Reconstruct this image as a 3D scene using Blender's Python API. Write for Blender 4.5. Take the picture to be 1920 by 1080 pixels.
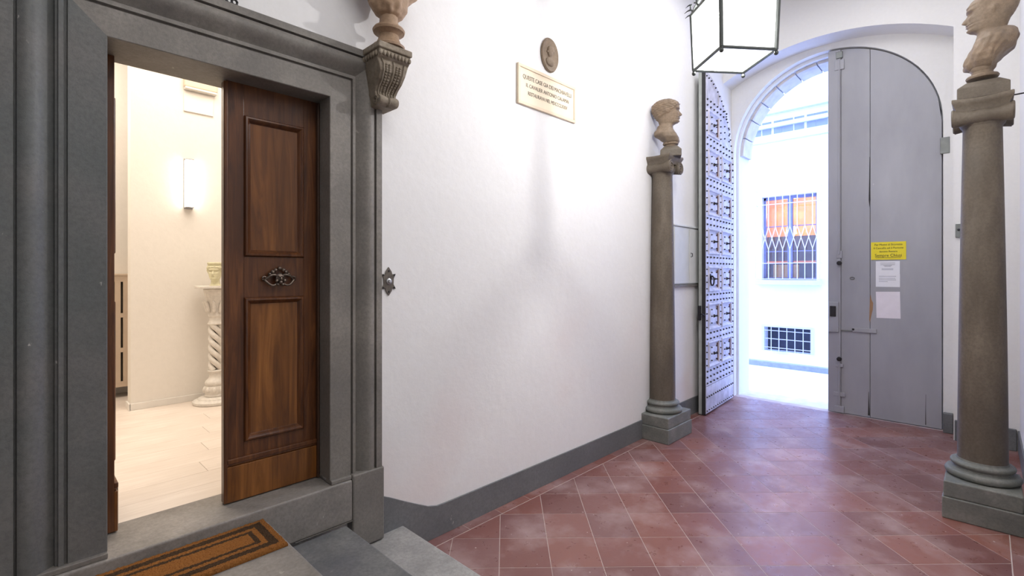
import bpy, bmesh, math, random
from mathutils import Vector, Matrix
PI = math.pi
random.seed(4)
scene = bpy.context.scene
for o in list(bpy.data.objects): bpy.data.objects.remove(o)
COL = scene.collection

# ------------------------------------------------------------------ camera, world, lights, exposure
# world axes: +X runs down the hall to the street portal, +Y is the left wall, Z up; metres
cd = bpy.data.cameras.new('camera'); cam = bpy.data.objects.new('camera', cd); COL.objects.link(cam)
cam.location = (0, 0, 1.725)
cam.rotation_euler = (PI/2, 0, math.radians(44.2 - 90))
cd.sensor_width = 36; cd.lens = 915/1920*36; cd.shift_y = -28/1920; cd.clip_start = .02
scene.camera = cam
vs = scene.view_settings
vs.view_transform = 'Standard'; vs.look = 'None'; vs.gamma = 1; vs.use_curve_mapping = False; vs.exposure = 0.38
w = bpy.data.worlds.new('sky'); scene.world = w; w.use_nodes = True
bg = w.node_tree.nodes['Background']; bg.inputs[0].default_value = (.40, .53, 1, 1); bg.inputs[1].default_value = 6.3

def light(name, kind, loc, power, color, size=.1, size_y=None, rot=(0,0,0)):
    l = bpy.data.lights.new(name, kind); l.energy = power; l.color = color
    if kind == 'AREA':
        l.shape = 'RECTANGLE'; l.size = size; l.size_y = size_y or size
    else: l.shadow_soft_size = size
    o = bpy.data.objects.new(name, l); COL.objects.link(o); o.location = loc; o.rotation_euler = rot
    return o
light('hall_fill_light', 'AREA', (1.0, -.5, 4.95), 52, (1, .985, .97), 2.4)  # added soft fill, stands in for unseen hall lamps
light('room_fill_light', 'AREA', (1.1, 3.9, 4.0), 42, (1, .89, .77), 1.6)  # added warm fill for the far room, no fitting modelled
light('recess_fill_light', 'AREA', (-.1, 5.4, 4.0), 30, (1, .89, .77), .8)  # added fill to brighten the wall behind the partition
light('portal_fill_light', 'AREA', (4.9, 1.2, 5.1), 30, (.98, .98, 1), 1.6)  # added ambient fill near the portal, no fitting there

# ------------------------------------------------------------------ helpers
def tag(o, label=None, cat=None, group=None, kind=None):
    if label: o['label'] = label
    if cat: o['category'] = cat
    if group: o['group'] = group
    if kind: o['kind'] = kind
    return o
def empty(name, loc, rz=0):
    o = bpy.data.objects.new(name, None); COL.objects.link(o); o.location = loc; o.rotation_euler = (0,0,rz)
    o.empty_display_size = .05
    return o
class MB:
    def __init__(s): s.v = []; s.f = []
    def add(s, v, f):
        n = len(s.v); s.v += [tuple(p) for p in v]; s.f += [tuple(i+n for i in q) for q in f]; return s
    def box(s, x0, x1, y0, y1, z0, z1, rz=0):
        if x0 > x1: x0, x1 = x1, x0
        if y0 > y1: y0, y1 = y1, y0
        if z0 > z1: z0, z1 = z1, z0
        v = [(x,y,z) for z in (z0,z1) for y in (y0,y1) for x in (x0,x1)]
        return s.add(v, [(0,2,3,1),(4,5,7,6),(0,1,5,4),(1,3,7,5),(3,2,6,7),(2,0,4,6)])
    def prism(s, pts, axis, a, b):            # polygon pts in the two other axes, extruded along axis
        n = len(pts)
        def P(p, t):
            return {'x': (t,p[0],p[1]), 'y': (p[0],t,p[1]), 'z': (p[0],p[1],t)}[axis]
        v = [P(p,a) for p in pts] + [P(p,b) for p in pts]
        f = [tuple(range(n)), tuple(range(2*n-1, n-1, -1))] + [(i,(i+1)%n,(i+1)%n+n,i+n) for i in range(n)]
        return s.add(v, f)
    def lathe(s, prof, c=(0,0,0), n=40, axis='z'):   # prof: (r, h)
        v = []; f = []
        for r, h in prof:
            for k in range(n):
                a = 2*PI*k/n; x, y = r*math.cos(a), r*math.sin(a)
                p = {'z': (x,y,h), 'x': (h,x,y), 'y': (x,h,y)}[axis]
                v.append((p[0]+c[0], p[1]+c[1], p[2]+c[2]))
        m = len(prof)
        for i in range(m-1):
            for k in range(n): f.append((i*n+k, i*n+(k+1)%n, (i+1)*n+(k+1)%n, (i+1)*n+k))
        f.append(tuple(range(n-1,-1,-1))); f.append(tuple((m-1)*n+k for k in range(n)))
        return s.add(v, f)
    def tube(s, path, r, n=8, closed=False, rb=None):
        path = [Vector(p) for p in path]; m = len(path); v = []; f = []
        up = Vector((0,0,1)); prev = None
        for i, p in enumerate(path):
            if closed: t = path[(i+1)%m]-path[i-1]
            else: t = path[min(i+1,m-1)]-path[max(i-1,0)]
            t.normalize()
            if prev is None:
                a = t.cross(up)
                if a.length < .1: a = t.cross(Vector((1,0,0)))
                a.normalize()
            else:
                a = prev - t*prev.dot(t); a.normalize()
            prev = a; b = t.cross(a)
            rr = r[i] if isinstance(r, (list,tuple)) else r
            for k in range(n):
                q = 2*PI*k/n
                v.append(tuple(p + a*math.cos(q)*rr + b*math.sin(q)*(rb or rr)))
        for i in range(m if closed else m-1):
            j = (i+1)%m
            for k in range(n): f.append((i*n+k, i*n+(k+1)%n, j*n+(k+1)%n, j*n+k))
        if not closed: f.append(tuple(range(n-1,-1,-1))); f.append(tuple((m-1)*n+k for k in range(n)))
        return s.add(v, f)
    def ball(s, c, r, n=10, sx=1, sy=1, sz=1):
        prof = [(max(1e-4,math.sin(PI*i/n)), -math.cos(PI*i/n)) for i in range(n+1)]
        v0 = len(s.v); s.lathe(prof, (0,0,0), max(8,n))
        for i in range(v0, len(s.v)):
            x,y,z = s.v[i]; s.v[i] = (c[0]+x*r*sx, c[1]+y*r*sy, c[2]+z*r*sz)
        return s
    def xf(s, m):
        s.v = [tuple(m @ Vector(p)) for p in s.v]; return s
    def build(s, name, mat, parent=None, smooth=False, bevel=0, seg=2, loc=None, sub=0, fixn=True):
        me = bpy.data.meshes.new(name); me.from_pydata(s.v, [], s.f)
        if fixn:
            bm = bmesh.new(); bm.from_mesh(me); bmesh.ops.recalc_face_normals(bm, faces=bm.faces[:]); bm.to_mesh(me); bm.free()
        me.materials.append(mat)
        o = bpy.data.objects.new(name, me); COL.objects.link(o)
        if parent is not None: o.parent = parent
        if loc: o.location = loc
        if smooth:
            me.polygons.foreach_set('use_smooth', [True]*len(me.polygons))
            if smooth != 'full':
                try: me.set_sharp_from_angle(angle=math.radians(40))
                except Exception: pass
        if bevel:
            b = o.modifiers.new('bevel', 'BEVEL'); b.width = bevel; b.segments = seg; b.limit_method = 'ANGLE'; b.angle_limit = math.radians(35)
            b.harden_normals = False
        if sub:
            b = o.modifiers.new('sub', 'SUBSURF'); b.levels = sub; b.render_levels = sub
        return o
def child(o, parent): o.parent = parent; return o
def copy_tree(o, parent=None):
    kids = [c for c in bpy.data.objects if c.parent == o]
    c = o.copy(); COL.objects.link(c)
    if parent is not None: c.parent = parent
    for k in kids: copy_tree(k, c)
    return c
def text(txt, size, mat, parent, loc, rot, name='lettering', align='CENTER', ext=.0008, sx=1.0):
    c = bpy.data.curves.new(name, 'FONT'); c.body = txt; c.size = size; c.align_x = align; c.align_y = 'CENTER'; c.extrude = ext
    c.resolution_u = 3
    t = bpy.data.objects.new(name, c); COL.objects.link(t)
    bpy.context.view_layer.update()
    me = bpy.data.meshes.new_from_object(t.evaluated_get(bpy.context.evaluated_depsgraph_get()))
    bpy.data.objects.remove(t)
    me.materials.clear(); me.materials.append(mat); me.name = name
    o = bpy.data.objects.new(name, me); COL.objects.link(o); o.parent = parent; o.location = loc; o.rotation_euler = rot; o.scale = (sx,1,1)
    return o

# ------------------------------------------------------------------ materials
class NT:
    def __init__(s, name):
        s.m = bpy.data.materials.new(name); s.m.use_nodes = True; s.t = s.m.node_tree
        s.b = s.t.nodes['Principled BSDF']; s.out = s.t.nodes['Material Output']
        s.co = s.t.nodes.new('ShaderNodeTexCoord')
    def n(s, t, **kw):
        nd = s.t.nodes.new(t)
        for k, v in kw.items():
            if k in nd.inputs: nd.inputs[k].default_value = v
            else: setattr(nd, k, v)
        return nd
    def l(s, a, b): s.t.links.new(a, b)
    def noise(s, scale=5, detail=5, rough=.55, stretch=(1,1,1), world=False, dist=0, off=(0,0,0)):
        mp = s.n('ShaderNodeMapping'); mp.inputs['Scale'].default_value = stretch; mp.inputs['Location'].default_value = off
        if world:
            g = s.n('ShaderNodeNewGeometry'); s.l(g.outputs['Position'], mp.inputs['Vector'])
        else: s.l(s.co.outputs['Object'], mp.inputs['Vector'])
        nz = s.n('ShaderNodeTexNoise'); nz.inputs['Scale'].default_value = scale; nz.inputs['Detail'].default_value = detail
        nz.inputs['Roughness'].default_value = rough; nz.inputs['Distortion'].default_value = dist
        s.l(mp.outputs[0], nz.inputs['Vector']); return nz.outputs['Fac']
    def ramp(s, fac, stops):
        r = s.n('ShaderNodeValToRGB'); e = r.color_ramp.elements
        while len(e) < len(stops): e.new(.5)
        for i, (p, c) in enumerate(stops):
            e[i].position = p; e[i].color = (*c, 1) if len(c) == 3 else c
        s.l(fac, r.inputs[0]); return r.outputs[0]
    def mix(s, fac, a, b, mode='MIX'):
        m = s.n('ShaderNodeMix', data_type='RGBA', blend_type=mode)
        for sock, v in ((m.inputs[0], fac), (m.inputs[6], a), (m.inputs[7], b)):
            if isinstance(v, (int,float)): sock.default_value = v
            elif isinstance(v, tuple): sock.default_value = (*v, 1)
            else: s.l(v, sock)
        return m.outputs[2]
    def col(s, c):
        if isinstance(c, tuple): s.b.inputs['Base Color'].default_value = (*c, 1)
        else: s.l(c, s.b.inputs['Base Color'])
    def bump(s, h, strength=.2, dist=.01):
        b = s.n('ShaderNodeBump'); b.inputs['Strength'].default_value = strength; b.inputs['Distance'].default_value = dist
        s.l(h, b.inputs['Height']); s.l(b.outputs[0], s.b.inputs['Normal'])
    def set(s, rough=.6, metal=0, spec=.5):
        s.b.inputs['Roughness'].default_value = rough; s.b.inputs['Metallic'].default_value = metal
        s.b.inputs['Specular IOR Level'].default_value = spec; return s
def plain(name, c, rough=.6, metal=0, vary=.12, scale=12, bump=.1, spec=.5, world=False):
    t = NT(name); n = t.noise(scale, 5, world=world)
    lo = tuple(x*(1-vary) for x in c); hi = tuple(min(1, x*(1+vary)) for x in c)
    t.col(t.ramp(n, [(.3, lo), (.7, hi)])); t.bump(n, bump, .004); t.set(rough, metal, spec); return t.m
def emis(name, c, st):
    t = NT(name); e = t.n('ShaderNodeEmission'); e.inputs[0].default_value = (*c,1); e.inputs[1].default_value = st
    t.l(e.outputs[0], t.out.inputs[0]); return t.m

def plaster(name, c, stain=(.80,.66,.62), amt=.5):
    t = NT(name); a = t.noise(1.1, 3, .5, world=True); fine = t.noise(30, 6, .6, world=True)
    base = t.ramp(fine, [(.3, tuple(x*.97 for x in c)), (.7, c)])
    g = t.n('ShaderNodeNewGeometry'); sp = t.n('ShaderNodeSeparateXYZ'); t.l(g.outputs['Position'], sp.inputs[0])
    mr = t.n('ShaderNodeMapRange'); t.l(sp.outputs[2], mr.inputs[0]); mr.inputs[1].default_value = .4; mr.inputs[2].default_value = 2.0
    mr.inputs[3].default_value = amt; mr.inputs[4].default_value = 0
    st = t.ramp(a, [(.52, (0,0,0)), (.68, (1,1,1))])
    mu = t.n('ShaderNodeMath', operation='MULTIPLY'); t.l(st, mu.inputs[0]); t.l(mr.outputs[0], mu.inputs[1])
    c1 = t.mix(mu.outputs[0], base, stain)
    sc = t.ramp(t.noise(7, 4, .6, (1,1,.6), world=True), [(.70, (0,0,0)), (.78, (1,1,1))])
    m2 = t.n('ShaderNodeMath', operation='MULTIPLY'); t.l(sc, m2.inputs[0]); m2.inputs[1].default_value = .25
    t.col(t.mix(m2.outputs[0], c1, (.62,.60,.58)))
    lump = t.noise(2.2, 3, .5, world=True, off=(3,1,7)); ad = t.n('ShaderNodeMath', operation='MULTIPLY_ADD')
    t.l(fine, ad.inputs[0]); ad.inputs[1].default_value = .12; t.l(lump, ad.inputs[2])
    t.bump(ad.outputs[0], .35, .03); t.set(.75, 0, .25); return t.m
M = {}
M['plaster'] = plaster('white_plaster', (.83,.82,.82), (.80,.68,.66), .45)
M['plaster_b'] = plaster('white_plaster_portal', (.80,.79,.775), (.74,.70,.66), .4)
M['cream'] = plaster('cream_plaster', (.84,.80,.74), (.80,.72,.62), .1)
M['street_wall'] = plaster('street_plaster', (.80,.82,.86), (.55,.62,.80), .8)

def stone(name, cols, rough=.62, spots=.5, scale=3, stretch=(1,1,1), bump=.35, spec=.4):
    t = NT(name); a = t.noise(scale, 6, .6, stretch); f = t.noise(60, 5, .7, off=(2,2,2)); big = t.noise(1.6, 2, .5, off=(5,1,0))
    c = t.ramp(a, [(.28, cols[0]), (.5, cols[1]), (.72, cols[2])])
    c = t.mix(t.ramp(big, [(.4,(0,0,0)),(.65,(.6,.6,.6))]), c, cols[3])
    c = t.mix(t.ramp(f, [(.35,(.35,.35,.35)),(.6,(0,0,0))]), c, tuple(x*.6 for x in cols[0]))
    sp = t.ramp(t.noise(22, 3, .6, (1,1,.55), off=(9,4,1)), [(.71,(0,0,0)),(.74,(1,1,1))])
    msk = t.ramp(t.noise(2.3, 2, .5, off=(1,8,3)), [(.45,(0,0,0)),(.6,(1,1,1))])
    m = t.n('ShaderNodeMath', operation='MULTIPLY'); t.l(sp, m.inputs[0]); t.l(msk, m.inputs[1])
    m2 = t.n('ShaderNodeMath', operation='MULTIPLY'); t.l(m.outputs[0], m2.inputs[0]); m2.inputs[1].default_value = spots
    t.col(t.mix(m2.outputs[0], c, (.62,.58,.52))); t.bump(f, bump, .004); t.set(rough, 0, spec); return t.m
M['serena'] = stone('grey_sandstone', [(.155,.143,.130),(.232,.212,.190),(.31,.282,.25),(.185,.175,.160)], .5, .9)
M['serena_teal_shade'] = stone('teal_shaded_sandstone', [(.105,.110,.105),(.160,.155,.148),(.215,.20,.19),(.110,.128,.128)], .42, 1.0, 2.4)  # teal stain plus a darker colour for the left jamb's shade
M['serena_dark'] = stone('grey_sandstone_steps', [(.10,.105,.11),(.18,.18,.175),(.27,.265,.25),(.15,.15,.16)], .6, .6, 5)
M['step_light'] = stone('grey_worn_step', [(.24,.235,.225),(.36,.35,.335),(.47,.45,.43),(.31,.30,.29)], .6, .4, 6)
M['sill'] = stone('sill_sandstone', [(.18,.165,.15),(.28,.255,.23),(.38,.34,.31),(.23,.215,.2)], .55, .5, 5)
M['column'] = stone('brown_column_stone', [(.095,.075,.055),(.15,.12,.088),(.205,.17,.13),(.115,.10,.082)], .6, .5, 5, (1,1,.35))
M['plinth'] = stone('green_grey_plinth', [(.15,.16,.15),(.22,.225,.205),(.30,.295,.27),(.18,.19,.175)], .6, .6, 4)
M['carved'] = stone('carved_sandstone', [(.16,.125,.09),(.29,.24,.18),(.42,.36,.28),(.22,.18,.135)], .7, .3, 14, (1,1,1), .6)
M['terra'] = stone('terracotta_bust', [(.24,.15,.09),(.40,.26,.16),(.52,.36,.24),(.30,.21,.14)], .6, .1, 5)
M['terra_grey'] = stone('weathered_terracotta_bust', [(.15,.11,.075),(.27,.19,.125),(.36,.26,.175),(.19,.15,.11)], .6, .1, 5)
M['basepaint'] = stone('grey_painted_skirting', [(.125,.13,.135),(.165,.17,.175),(.20,.205,.21),(.14,.145,.15)], .55, .5, 3, (1,1,1), .2)

def tile_mat():
    t = NT('terracotta_tile'); oi = t.n('ShaderNodeObjectInfo')
    a = t.noise(3.0, 5, .6, world=True); b = t.noise(14, 5, .65, world=True, off=(4,4,4)); h = t.noise(1.2, 3, .55, world=True, off=(1,7,2))
    c1 = t.ramp(oi.outputs['Random'], [(0,(.165,.068,.060)),(.35,(.23,.085,.066)),(.7,(.205,.10,.095)),(1,(.275,.105,.076))])
    c = t.mix(t.ramp(b, [(.30,(.3,.3,.3)),(.7,(0,0,0))]), c1, (.17,.08,.075))
    c = t.mix(t.ramp(a, [(.48,(0,0,0)),(.72,(.55,.55,.55))]), c, (.46,.33,.32))
    sp = t.ramp(t.noise(38, 1, .4, world=True, off=(11,3,5)), [(.765,(0,0,0)),(.79,(.7,.7,.7))]); c = t.mix(sp, c, (.62,.52,.48))
    t.col(c)
    r = t.ramp(b, [(.3,(.24,.24,.24)),(.7,(.44,.44,.44))]); t.l(r, t.b.inputs['Roughness'])
    t.b.inputs['Specular IOR Level'].default_value = .7
    t.bump(a, .15, .003); return t.m
M['tile'] = tile_mat()
M['grout'] = plain('pale_grout', (.50,.41,.375), .7)
M['arch_stone'] = plain('pale_arch_stone', (.62,.59,.58), .7, vary=.15, scale=6)

def wood(name, dark, mid, light_, rough=.32, sc=(14,14,1.1)):
    t = NT(name); g = t.noise(2.4, 7, .62, sc, dist=1.2); big = t.noise(1.3, 3, .5, (2,2,.8), off=(3,3,3))
    c = t.ramp(g, [(.28, dark), (.5, mid), (.72, light_)])
    c = t.mix(t.ramp(big, [(.4,(0,0,0)),(.7,(.65,.65,.65))]), c, dark)
    t.col(c); t.bump(g, .12, .003); t.set(rough, 0, .5); return t.m
M['walnut'] = wood('walnut_door_wood', (.045,.015,.006), (.115,.038,.011), (.21,.078,.022))
M['walnut_panel'] = wood('walnut_panel_wood', (.070,.023,.007), (.19,.068,.014), (.33,.130,.030), .28, (9,9,.7))
M['dark_wood'] = wood('dark_brown_wood', (.03,.014,.008), (.055,.026,.014), (.09,.042,.022), .35)
M['plank'] = wood('whitewashed_plank', (.70,.61,.53), (.80,.71,.63), (.86,.78,.70), .45, (1.1,12,12))
M['leaf_grey'] = None
def leaf_paint():
    t = NT('blue_grey_door_paint'); a = t.noise(2.2, 4, .6, (1,1,.35)); b = t.noise(40, 5, .6)
    c = t.ramp(a, [(.3,(.32,.32,.35)),(.6,(.38,.38,.41)),(.8,(.43,.435,.455))])
    sp = t.ramp(t.noise(16, 3, .6, (1,1,.6), off=(2,5,1)), [(.74,(0,0,0)),(.77,(.6,.6,.6))])
    t.col(t.mix(sp, c, (.58,.58,.58))); t.bump(b, .12, .003); t.set(.42, 0, .5); return t.m
M['leaf_grey'] = leaf_paint()
M['leaf_edge'] = plain('grey_green_edge_paint', (.36,.38,.36), .55)
M['studwood'] = plain('lilac_grey_daylit_wood', (.60,.58,.66), .42, vary=.25, scale=9)  # lilac-grey tone paints in the blue daylight reflected off the leaf
M['reveal_shade'] = plain('red_brown_shaded_wood', (.20,.10,.085), .5)
M['iron'] = plain('black_iron', (.035,.033,.036), .45, .6)
M['iron_grey'] = plain('grey_iron', (.20,.21,.20), .45, .5)
M['lantern_iron'] = plain('lantern_iron', (.10,.11,.105), .45, .6)
M['bronze'] = plain('dark_bronze', (.16,.125,.10), .38, .8, vary=.4, scale=60, bump=.4)
M['plate_brass'] = plain('aged_brass', (.15,.13,.11), .45, .6, vary=.3, scale=50)
M['marble'] = plain('cream_marble', (.78,.66,.50), .5, vary=.07, scale=4)
M['marble_rim'] = plain('cream_marble_rim', (.72,.58,.43), .5, vary=.07, scale=4)
M['ink'] = plain('dark_lettering', (.10,.075,.05), .6)
M['black'] = plain('black_print', (.02,.02,.02), .6)
M['yellow'] = plain('yellow_sign', (.85,.70,.02), .45, vary=.02)
M['paper'] = plain('white_paper', (.80,.80,.84), .7, vary=.02)
M['paper_pink'] = plain('pinkish_paper', (.80,.75,.80), .7, vary=.03)
M['paper_line'] = plain('grey_print', (.40,.40,.45), .7)
M['bare_wood'] = plain('bare_wood_patch', (.33,.19,.10), .7)
M['dark_gap'] = plain('dark_crack', (.03,.028,.03), .8)
M['white_paint'] = plain('white_paint', (.80,.77,.72), .5, vary=.04)
M['rad'] = plain('beige_radiator_cover', (.70,.56,.43), .5, vary=.04)
M['cream_plastic'] = plain('cream_plastic', (.66,.55,.42), .4, vary=.03)
M['cabinet'] = plain('grey_white_cabinet_paint', (.66,.67,.66), .5, vary=.05, scale=6)
M['steel'] = plain('steel', (.45,.45,.46), .35, .8)
M['street_floor'] = plain('pale_street_paving', (.72,.74,.80), .6, vary=.06, scale=4)
M['kerb_dark'] = plain('grey_kerb', (.30,.33,.42), .7)
M['cornice'] = plain('pale_cornice', (.58,.61,.68), .6, vary=.03)
M['cornice_shade'] = plain('grey_cornice_shade', (.24,.27,.35), .6, vary=.05)
M['frame_blue'] = plain('blue_grey_window_frame', (.20,.22,.36), .5)
M['grille'] = plain('pale_grille_paint', (.62,.62,.74), .5, vary=.03)
M['dark_room'] = plain('dark_cellar', (.045,.05,.07), .8)
M['amber'] = plain('amber_shop_wall', (.60,.33,.16), .6, vary=.35, scale=3)
M['shelf_orange'] = plain('orange_shelf', (.75,.33,.12), .5)
M['olive'] = plain('olive_cloth', (.40,.40,.18), .7)
M['plaster_pot'] = plain('pale_yellow_plaster', (.66,.62,.42), .6, vary=.12, scale=30)
M['ped'] = plain('white_carved_plaster', (.72,.68,.62), .55, vary=.10, scale=40)
M['ped_dark'] = plain('dark_shadow_groove', (.10,.08,.06), .8)

def coir():
    t = NT('coir_doormat'); sp = t.n('ShaderNodeSeparateXYZ'); t.l(t.co.outputs['Object'], sp.inputs[0])
    fz = t.noise(160, 3, .8); nz = t.noise(30, 4, .7)
    def m(op, a, b=None):
        q = t.n('ShaderNodeMath', operation=op)
        for i, v in enumerate((a, b)):
            if v is None: continue
            if isinstance(v, (int,float)): q.inputs[i].default_value = v
            else: t.l(v, q.inputs[i])
        return q.outputs[0]
    # distance inwards from the mat's edge (half sizes .36 x .15), slightly ragged
    ax = m('SUBTRACT', .36, m('ABSOLUTE', sp.outputs[0])); ay = m('SUBTRACT', .15, m('ABSOLUTE', sp.outputs[1]))
    d = m('ADD', m('MINIMUM', ax, ay), m('MULTIPLY', m('SUBTRACT', nz, .5), .012))
    def band(a, b): return m('MULTIPLY', m('GREATER_THAN', d, a), m('LESS_THAN', d, b))
    k = m('ADD', band(.028, .062), band(.084, .103))
    org = t.ramp(fz, [(.3,(.20,.075,.02)),(.7,(.42,.18,.05))]); drk = t.ramp(fz, [(.3,(.035,.022,.015)),(.7,(.11,.065,.035))])
    t.col(t.mix(k, org, drk)); t.bump(fz, 1, .01); t.set(.9, 0, .1); return t.m
M['coir'] = coir()
def paneglass(name, tr, col, st):
    t = NT(name); e = t.n('ShaderNodeEmission'); e.inputs[0].default_value = (*col,1); e.inputs[1].default_value = st
    tp = t.n('ShaderNodeBsdfTransparent'); mx = t.n('ShaderNodeMixShader'); mx.inputs[0].default_value = tr
    t.l(e.outputs[0], mx.inputs[1]); t.l(tp.outputs[0], mx.inputs[2]); t.l(mx.outputs[0], t.out.inputs[0]); return t.m
M['lantern_glass'] = paneglass('lit_frosted_glass', .66, (1,.99,.97), 5)
M['sconce_glass'] = emis('sconce_glass', (1,.93,.82), 7)
M['bulb'] = emis('lit_bulb', (1,.97,.9), 25)
M['green_led'] = emis('green_led', (.5,1,.1), 1.2)
M['warm_lamp'] = emis('warm_lamp_shade', (1,.62,.18), 7)
def glass_m():
    t = NT('window_pane_glass'); g = t.n('ShaderNodeBsdfGlossy'); g.inputs['Roughness'].default_value = .03
    tp = t.n('ShaderNodeBsdfTransparent'); mx = t.n('ShaderNodeMixShader'); mx.inputs[0].default_value = .93
    t.l(g.outputs[0], mx.inputs[1]); t.l(tp.outputs[0], mx.inputs[2]); t.l(mx.outputs[0], t.out.inputs[0]); return t.m
M['glass'] = glass_m()

def S(o, label, cat): return tag(o, label, cat, None, 'structure')
# ------------------------------------------------------------------ shell
HC = 5.25         # ceiling height
WY = 2.585        # left wall plane
DX0, DX1 = .2745, 1.2075      # interior door opening
b = MB(); b.box(-3,DX0-.02,WY,WY+.26,-.05,HC).box(DX1+.02,6.8,WY,WY+.26,-.05,HC).box(DX0-.02,DX1+.02,WY,WY+.26,2.70,HC).box(DX0-.02,DX1+.02,WY,WY+.26,-.05,.50)
b.box(6.8,7.62,WY,WY+.26,-.05,HC)
S(b.build('wall_left', M['plaster']), 'white plastered hall wall on the left, behind the plaque and door surround', 'wall')
b = MB().box(3.1,6.80,-.5,-.23,-.05,HC).box(2.85,3.1,-2.7,-.23,-.05,HC).box(-3,2.85,-2.95,-2.7,-.05,HC)
S(b.build('wall_right', M['plaster']), 'white plastered hall wall at the right behind the tall column', 'wall')
S(MB().box(-3.25,-3,-2.95,WY+.26,-.05,HC).build('wall_back', M['plaster']), 'white hall wall behind the viewer', 'wall')
S(MB().box(-3.25,7.62,-2.95,WY+.26,HC,HC+.2).build('ceiling', M['plaster']), 'white hall ceiling', 'ceiling')
# end wall with a segmental recess and an arched portal opening
def arch_wall(mb, xa, xb, y0, y1, ztop, ya, yb, archz, n=40):
    mb.box(xa,xb,y0,ya,-.05,ztop); mb.box(xa,xb,yb,y1,-.05,ztop)
    ys = [ya+(yb-ya)*(.5-.5*math.cos(PI*i/n)) for i in range(n+1)]
    v = []; f = []
    for y in ys:
        z = archz(y)
        v += [(xa,y,z),(xb,y,z),(xa,y,ztop),(xb,y,ztop)]
    for i in range(n):
        a, c = 4*i, 4*i+4
        f += [(a,c,c+2,a+2),(a+1,a+3,c+3,c+1),(a,a+1,c+1,c),(a+2,c+2,c+3,a+3)]
    mb.add(v, f)
PC = 1.445
seg = lambda y: 2.05+math.sqrt(max(0, 6.4-(y-1.45)**2))
rnd = lambda R, s: (lambda y: s+math.sqrt(max(0, R*R-(y-PC)**2)))
b = MB(); arch_wall(b, 6.80, 7.11, -.5, 2.585, HC, .245, 2.584, seg)
arch_wall(b, 7.11, 7.21, -.5, WY, HC, PC-1.105, PC+1.105, rnd(1.105, 3.4))
w_front = S(b.build('wall_front', M['plaster_b']), 'white end wall with shallow arched recess around the street portal', 'wall')
b = MB(); arch_wall(b, 7.21, 7.62, -2.95, WY, 9.5, PC-1.075, PC+1.075, rnd(1.075, 3.385))
b.box(7.21,7.62,WY+.26,6,-.05,9.5); b.box(7.21,7.62,WY,WY+.27,HC+.2,9.5)
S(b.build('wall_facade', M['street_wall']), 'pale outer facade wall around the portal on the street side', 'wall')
# stone voussoirs lining the outer portal arch, each a stone of its own
tr = S(empty('trim_1', (7.25, PC, 3.385)), 'grey stone arch lining the outer side of the portal opening', 'stone arch')
for k in range(13):
    a0 = PI*k/13+.006; a1 = PI*(k+1)/13-.006; v = []; f = []; n = 5
    for i in range(n+1):
        a = a0+(a1-a0)*i/n
        for R in (1.035, 1.10):
            for x in (.02, .36): v.append((x, -R*math.cos(a), R*math.sin(a)))
    for i in range(n):
        p, q = 4*i, 4*i+4
        f += [(p,q,q+1,p+1),(p+2,p+3,q+3,q+2),(p,p+2,q+2,q),(p+1,q+1,q+3,p+3)]
    f += [(0,1,3,2),(4*n,4*n+2,4*n+3,4*n+1)]
    MB().add(v,f).build('stone', M['arch_stone'], tr, bevel=.004)

# ------------------------------------------------------------------ floors
fl = S(MB().box(1.5,7.22,-.24,2.60,-.12,-.0008).box(-3,1.5,-2.7,2.60,-.12,-.0008).box(1.5,3.1,-2.7,-.24,-.12,-.0008).build('floor', M['grout']), 'red terracotta tiled hall floor laid diagonally', 'floor')
def clip(poly, ax, val, sgn):
    out = []
    for i in range(len(poly)):
        p, q = poly[i], poly[(i+1)%len(poly)]; dp = sgn*(p[ax]-val); dq = sgn*(q[ax]-val)
        if dp >= 0: out.append(p)
        if dp*dq < 0:
            t = dp/(dp-dq); out.append((p[0]+(q[0]-p[0])*t, p[1]+(q[1]-p[1])*t))
    return out
def area(p): return .5*abs(sum(p[i][0]*p[(i+1)%len(p)][1]-p[(i+1)%len(p)][0]*p[i][1] for i in range(len(p))))
def tile(poly, parent, name='tile', mat='tile', z=0.0, th=.02):
    cx = sum(p[0] for p in poly)/len(poly); cy = sum(p[1] for p in poly)/len(poly)
    dz = random.uniform(-.0002,.0004)
    o = MB().prism([(p[0]-cx,p[1]-cy) for p in poly], 'z', -th, 0).build(name, M[mat], parent)
    o.location = (cx, cy, z+dz); o.rotation_euler = (random.uniform(-.0006,.0006), random.uniform(-.0006,.0006), 0)
    return o
r2 = math.sqrt(.5); pa, pb = .3175, .306; g = .0021; cnt = 0
for i in range(-12, 24):
    for j in range(-14, 24):
        a0, a1 = 3.174+i*pa+g, 3.174+(i+1)*pa-g; b0, b1 = -.035+j*pb+g, -.035+(j+1)*pb-g
        P = [((a+b_)*r2, (a-b_)*r2) for a, b_ in ((a0,b0),(a1,b0),(a1,b1),(a0,b1))]
        for ax, val, sg in ((0,1.5,1),(0,7.10,-1),(1,2.487,-1),(1,-.105,1)):
            P = clip(P, ax, val, sg)
            if len(P) < 3: break
        if len(P) >= 3 and area(P) > .0015: tile(P, fl); cnt += 1
x = 1.55
while x < 7.1:
    x1 = min(x+.305, 7.10)
    tile([(x+g,2.493),(x1-g,2.493),(x1-g,2.583),(x+g,2.583)], fl)
    if x > 3.0: tile([(x+g,-.228),(x1-g,-.228),(x1-g,-.111),(x+g,-.111)], fl)
    x += .305
S(MB().box(7.115,7.62,PC-1.10,PC+1.10,-.12,-.006).build('trim_2', M['arch_stone'], bevel=.004), 'worn stone threshold under the street portal', 'threshold')
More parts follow.
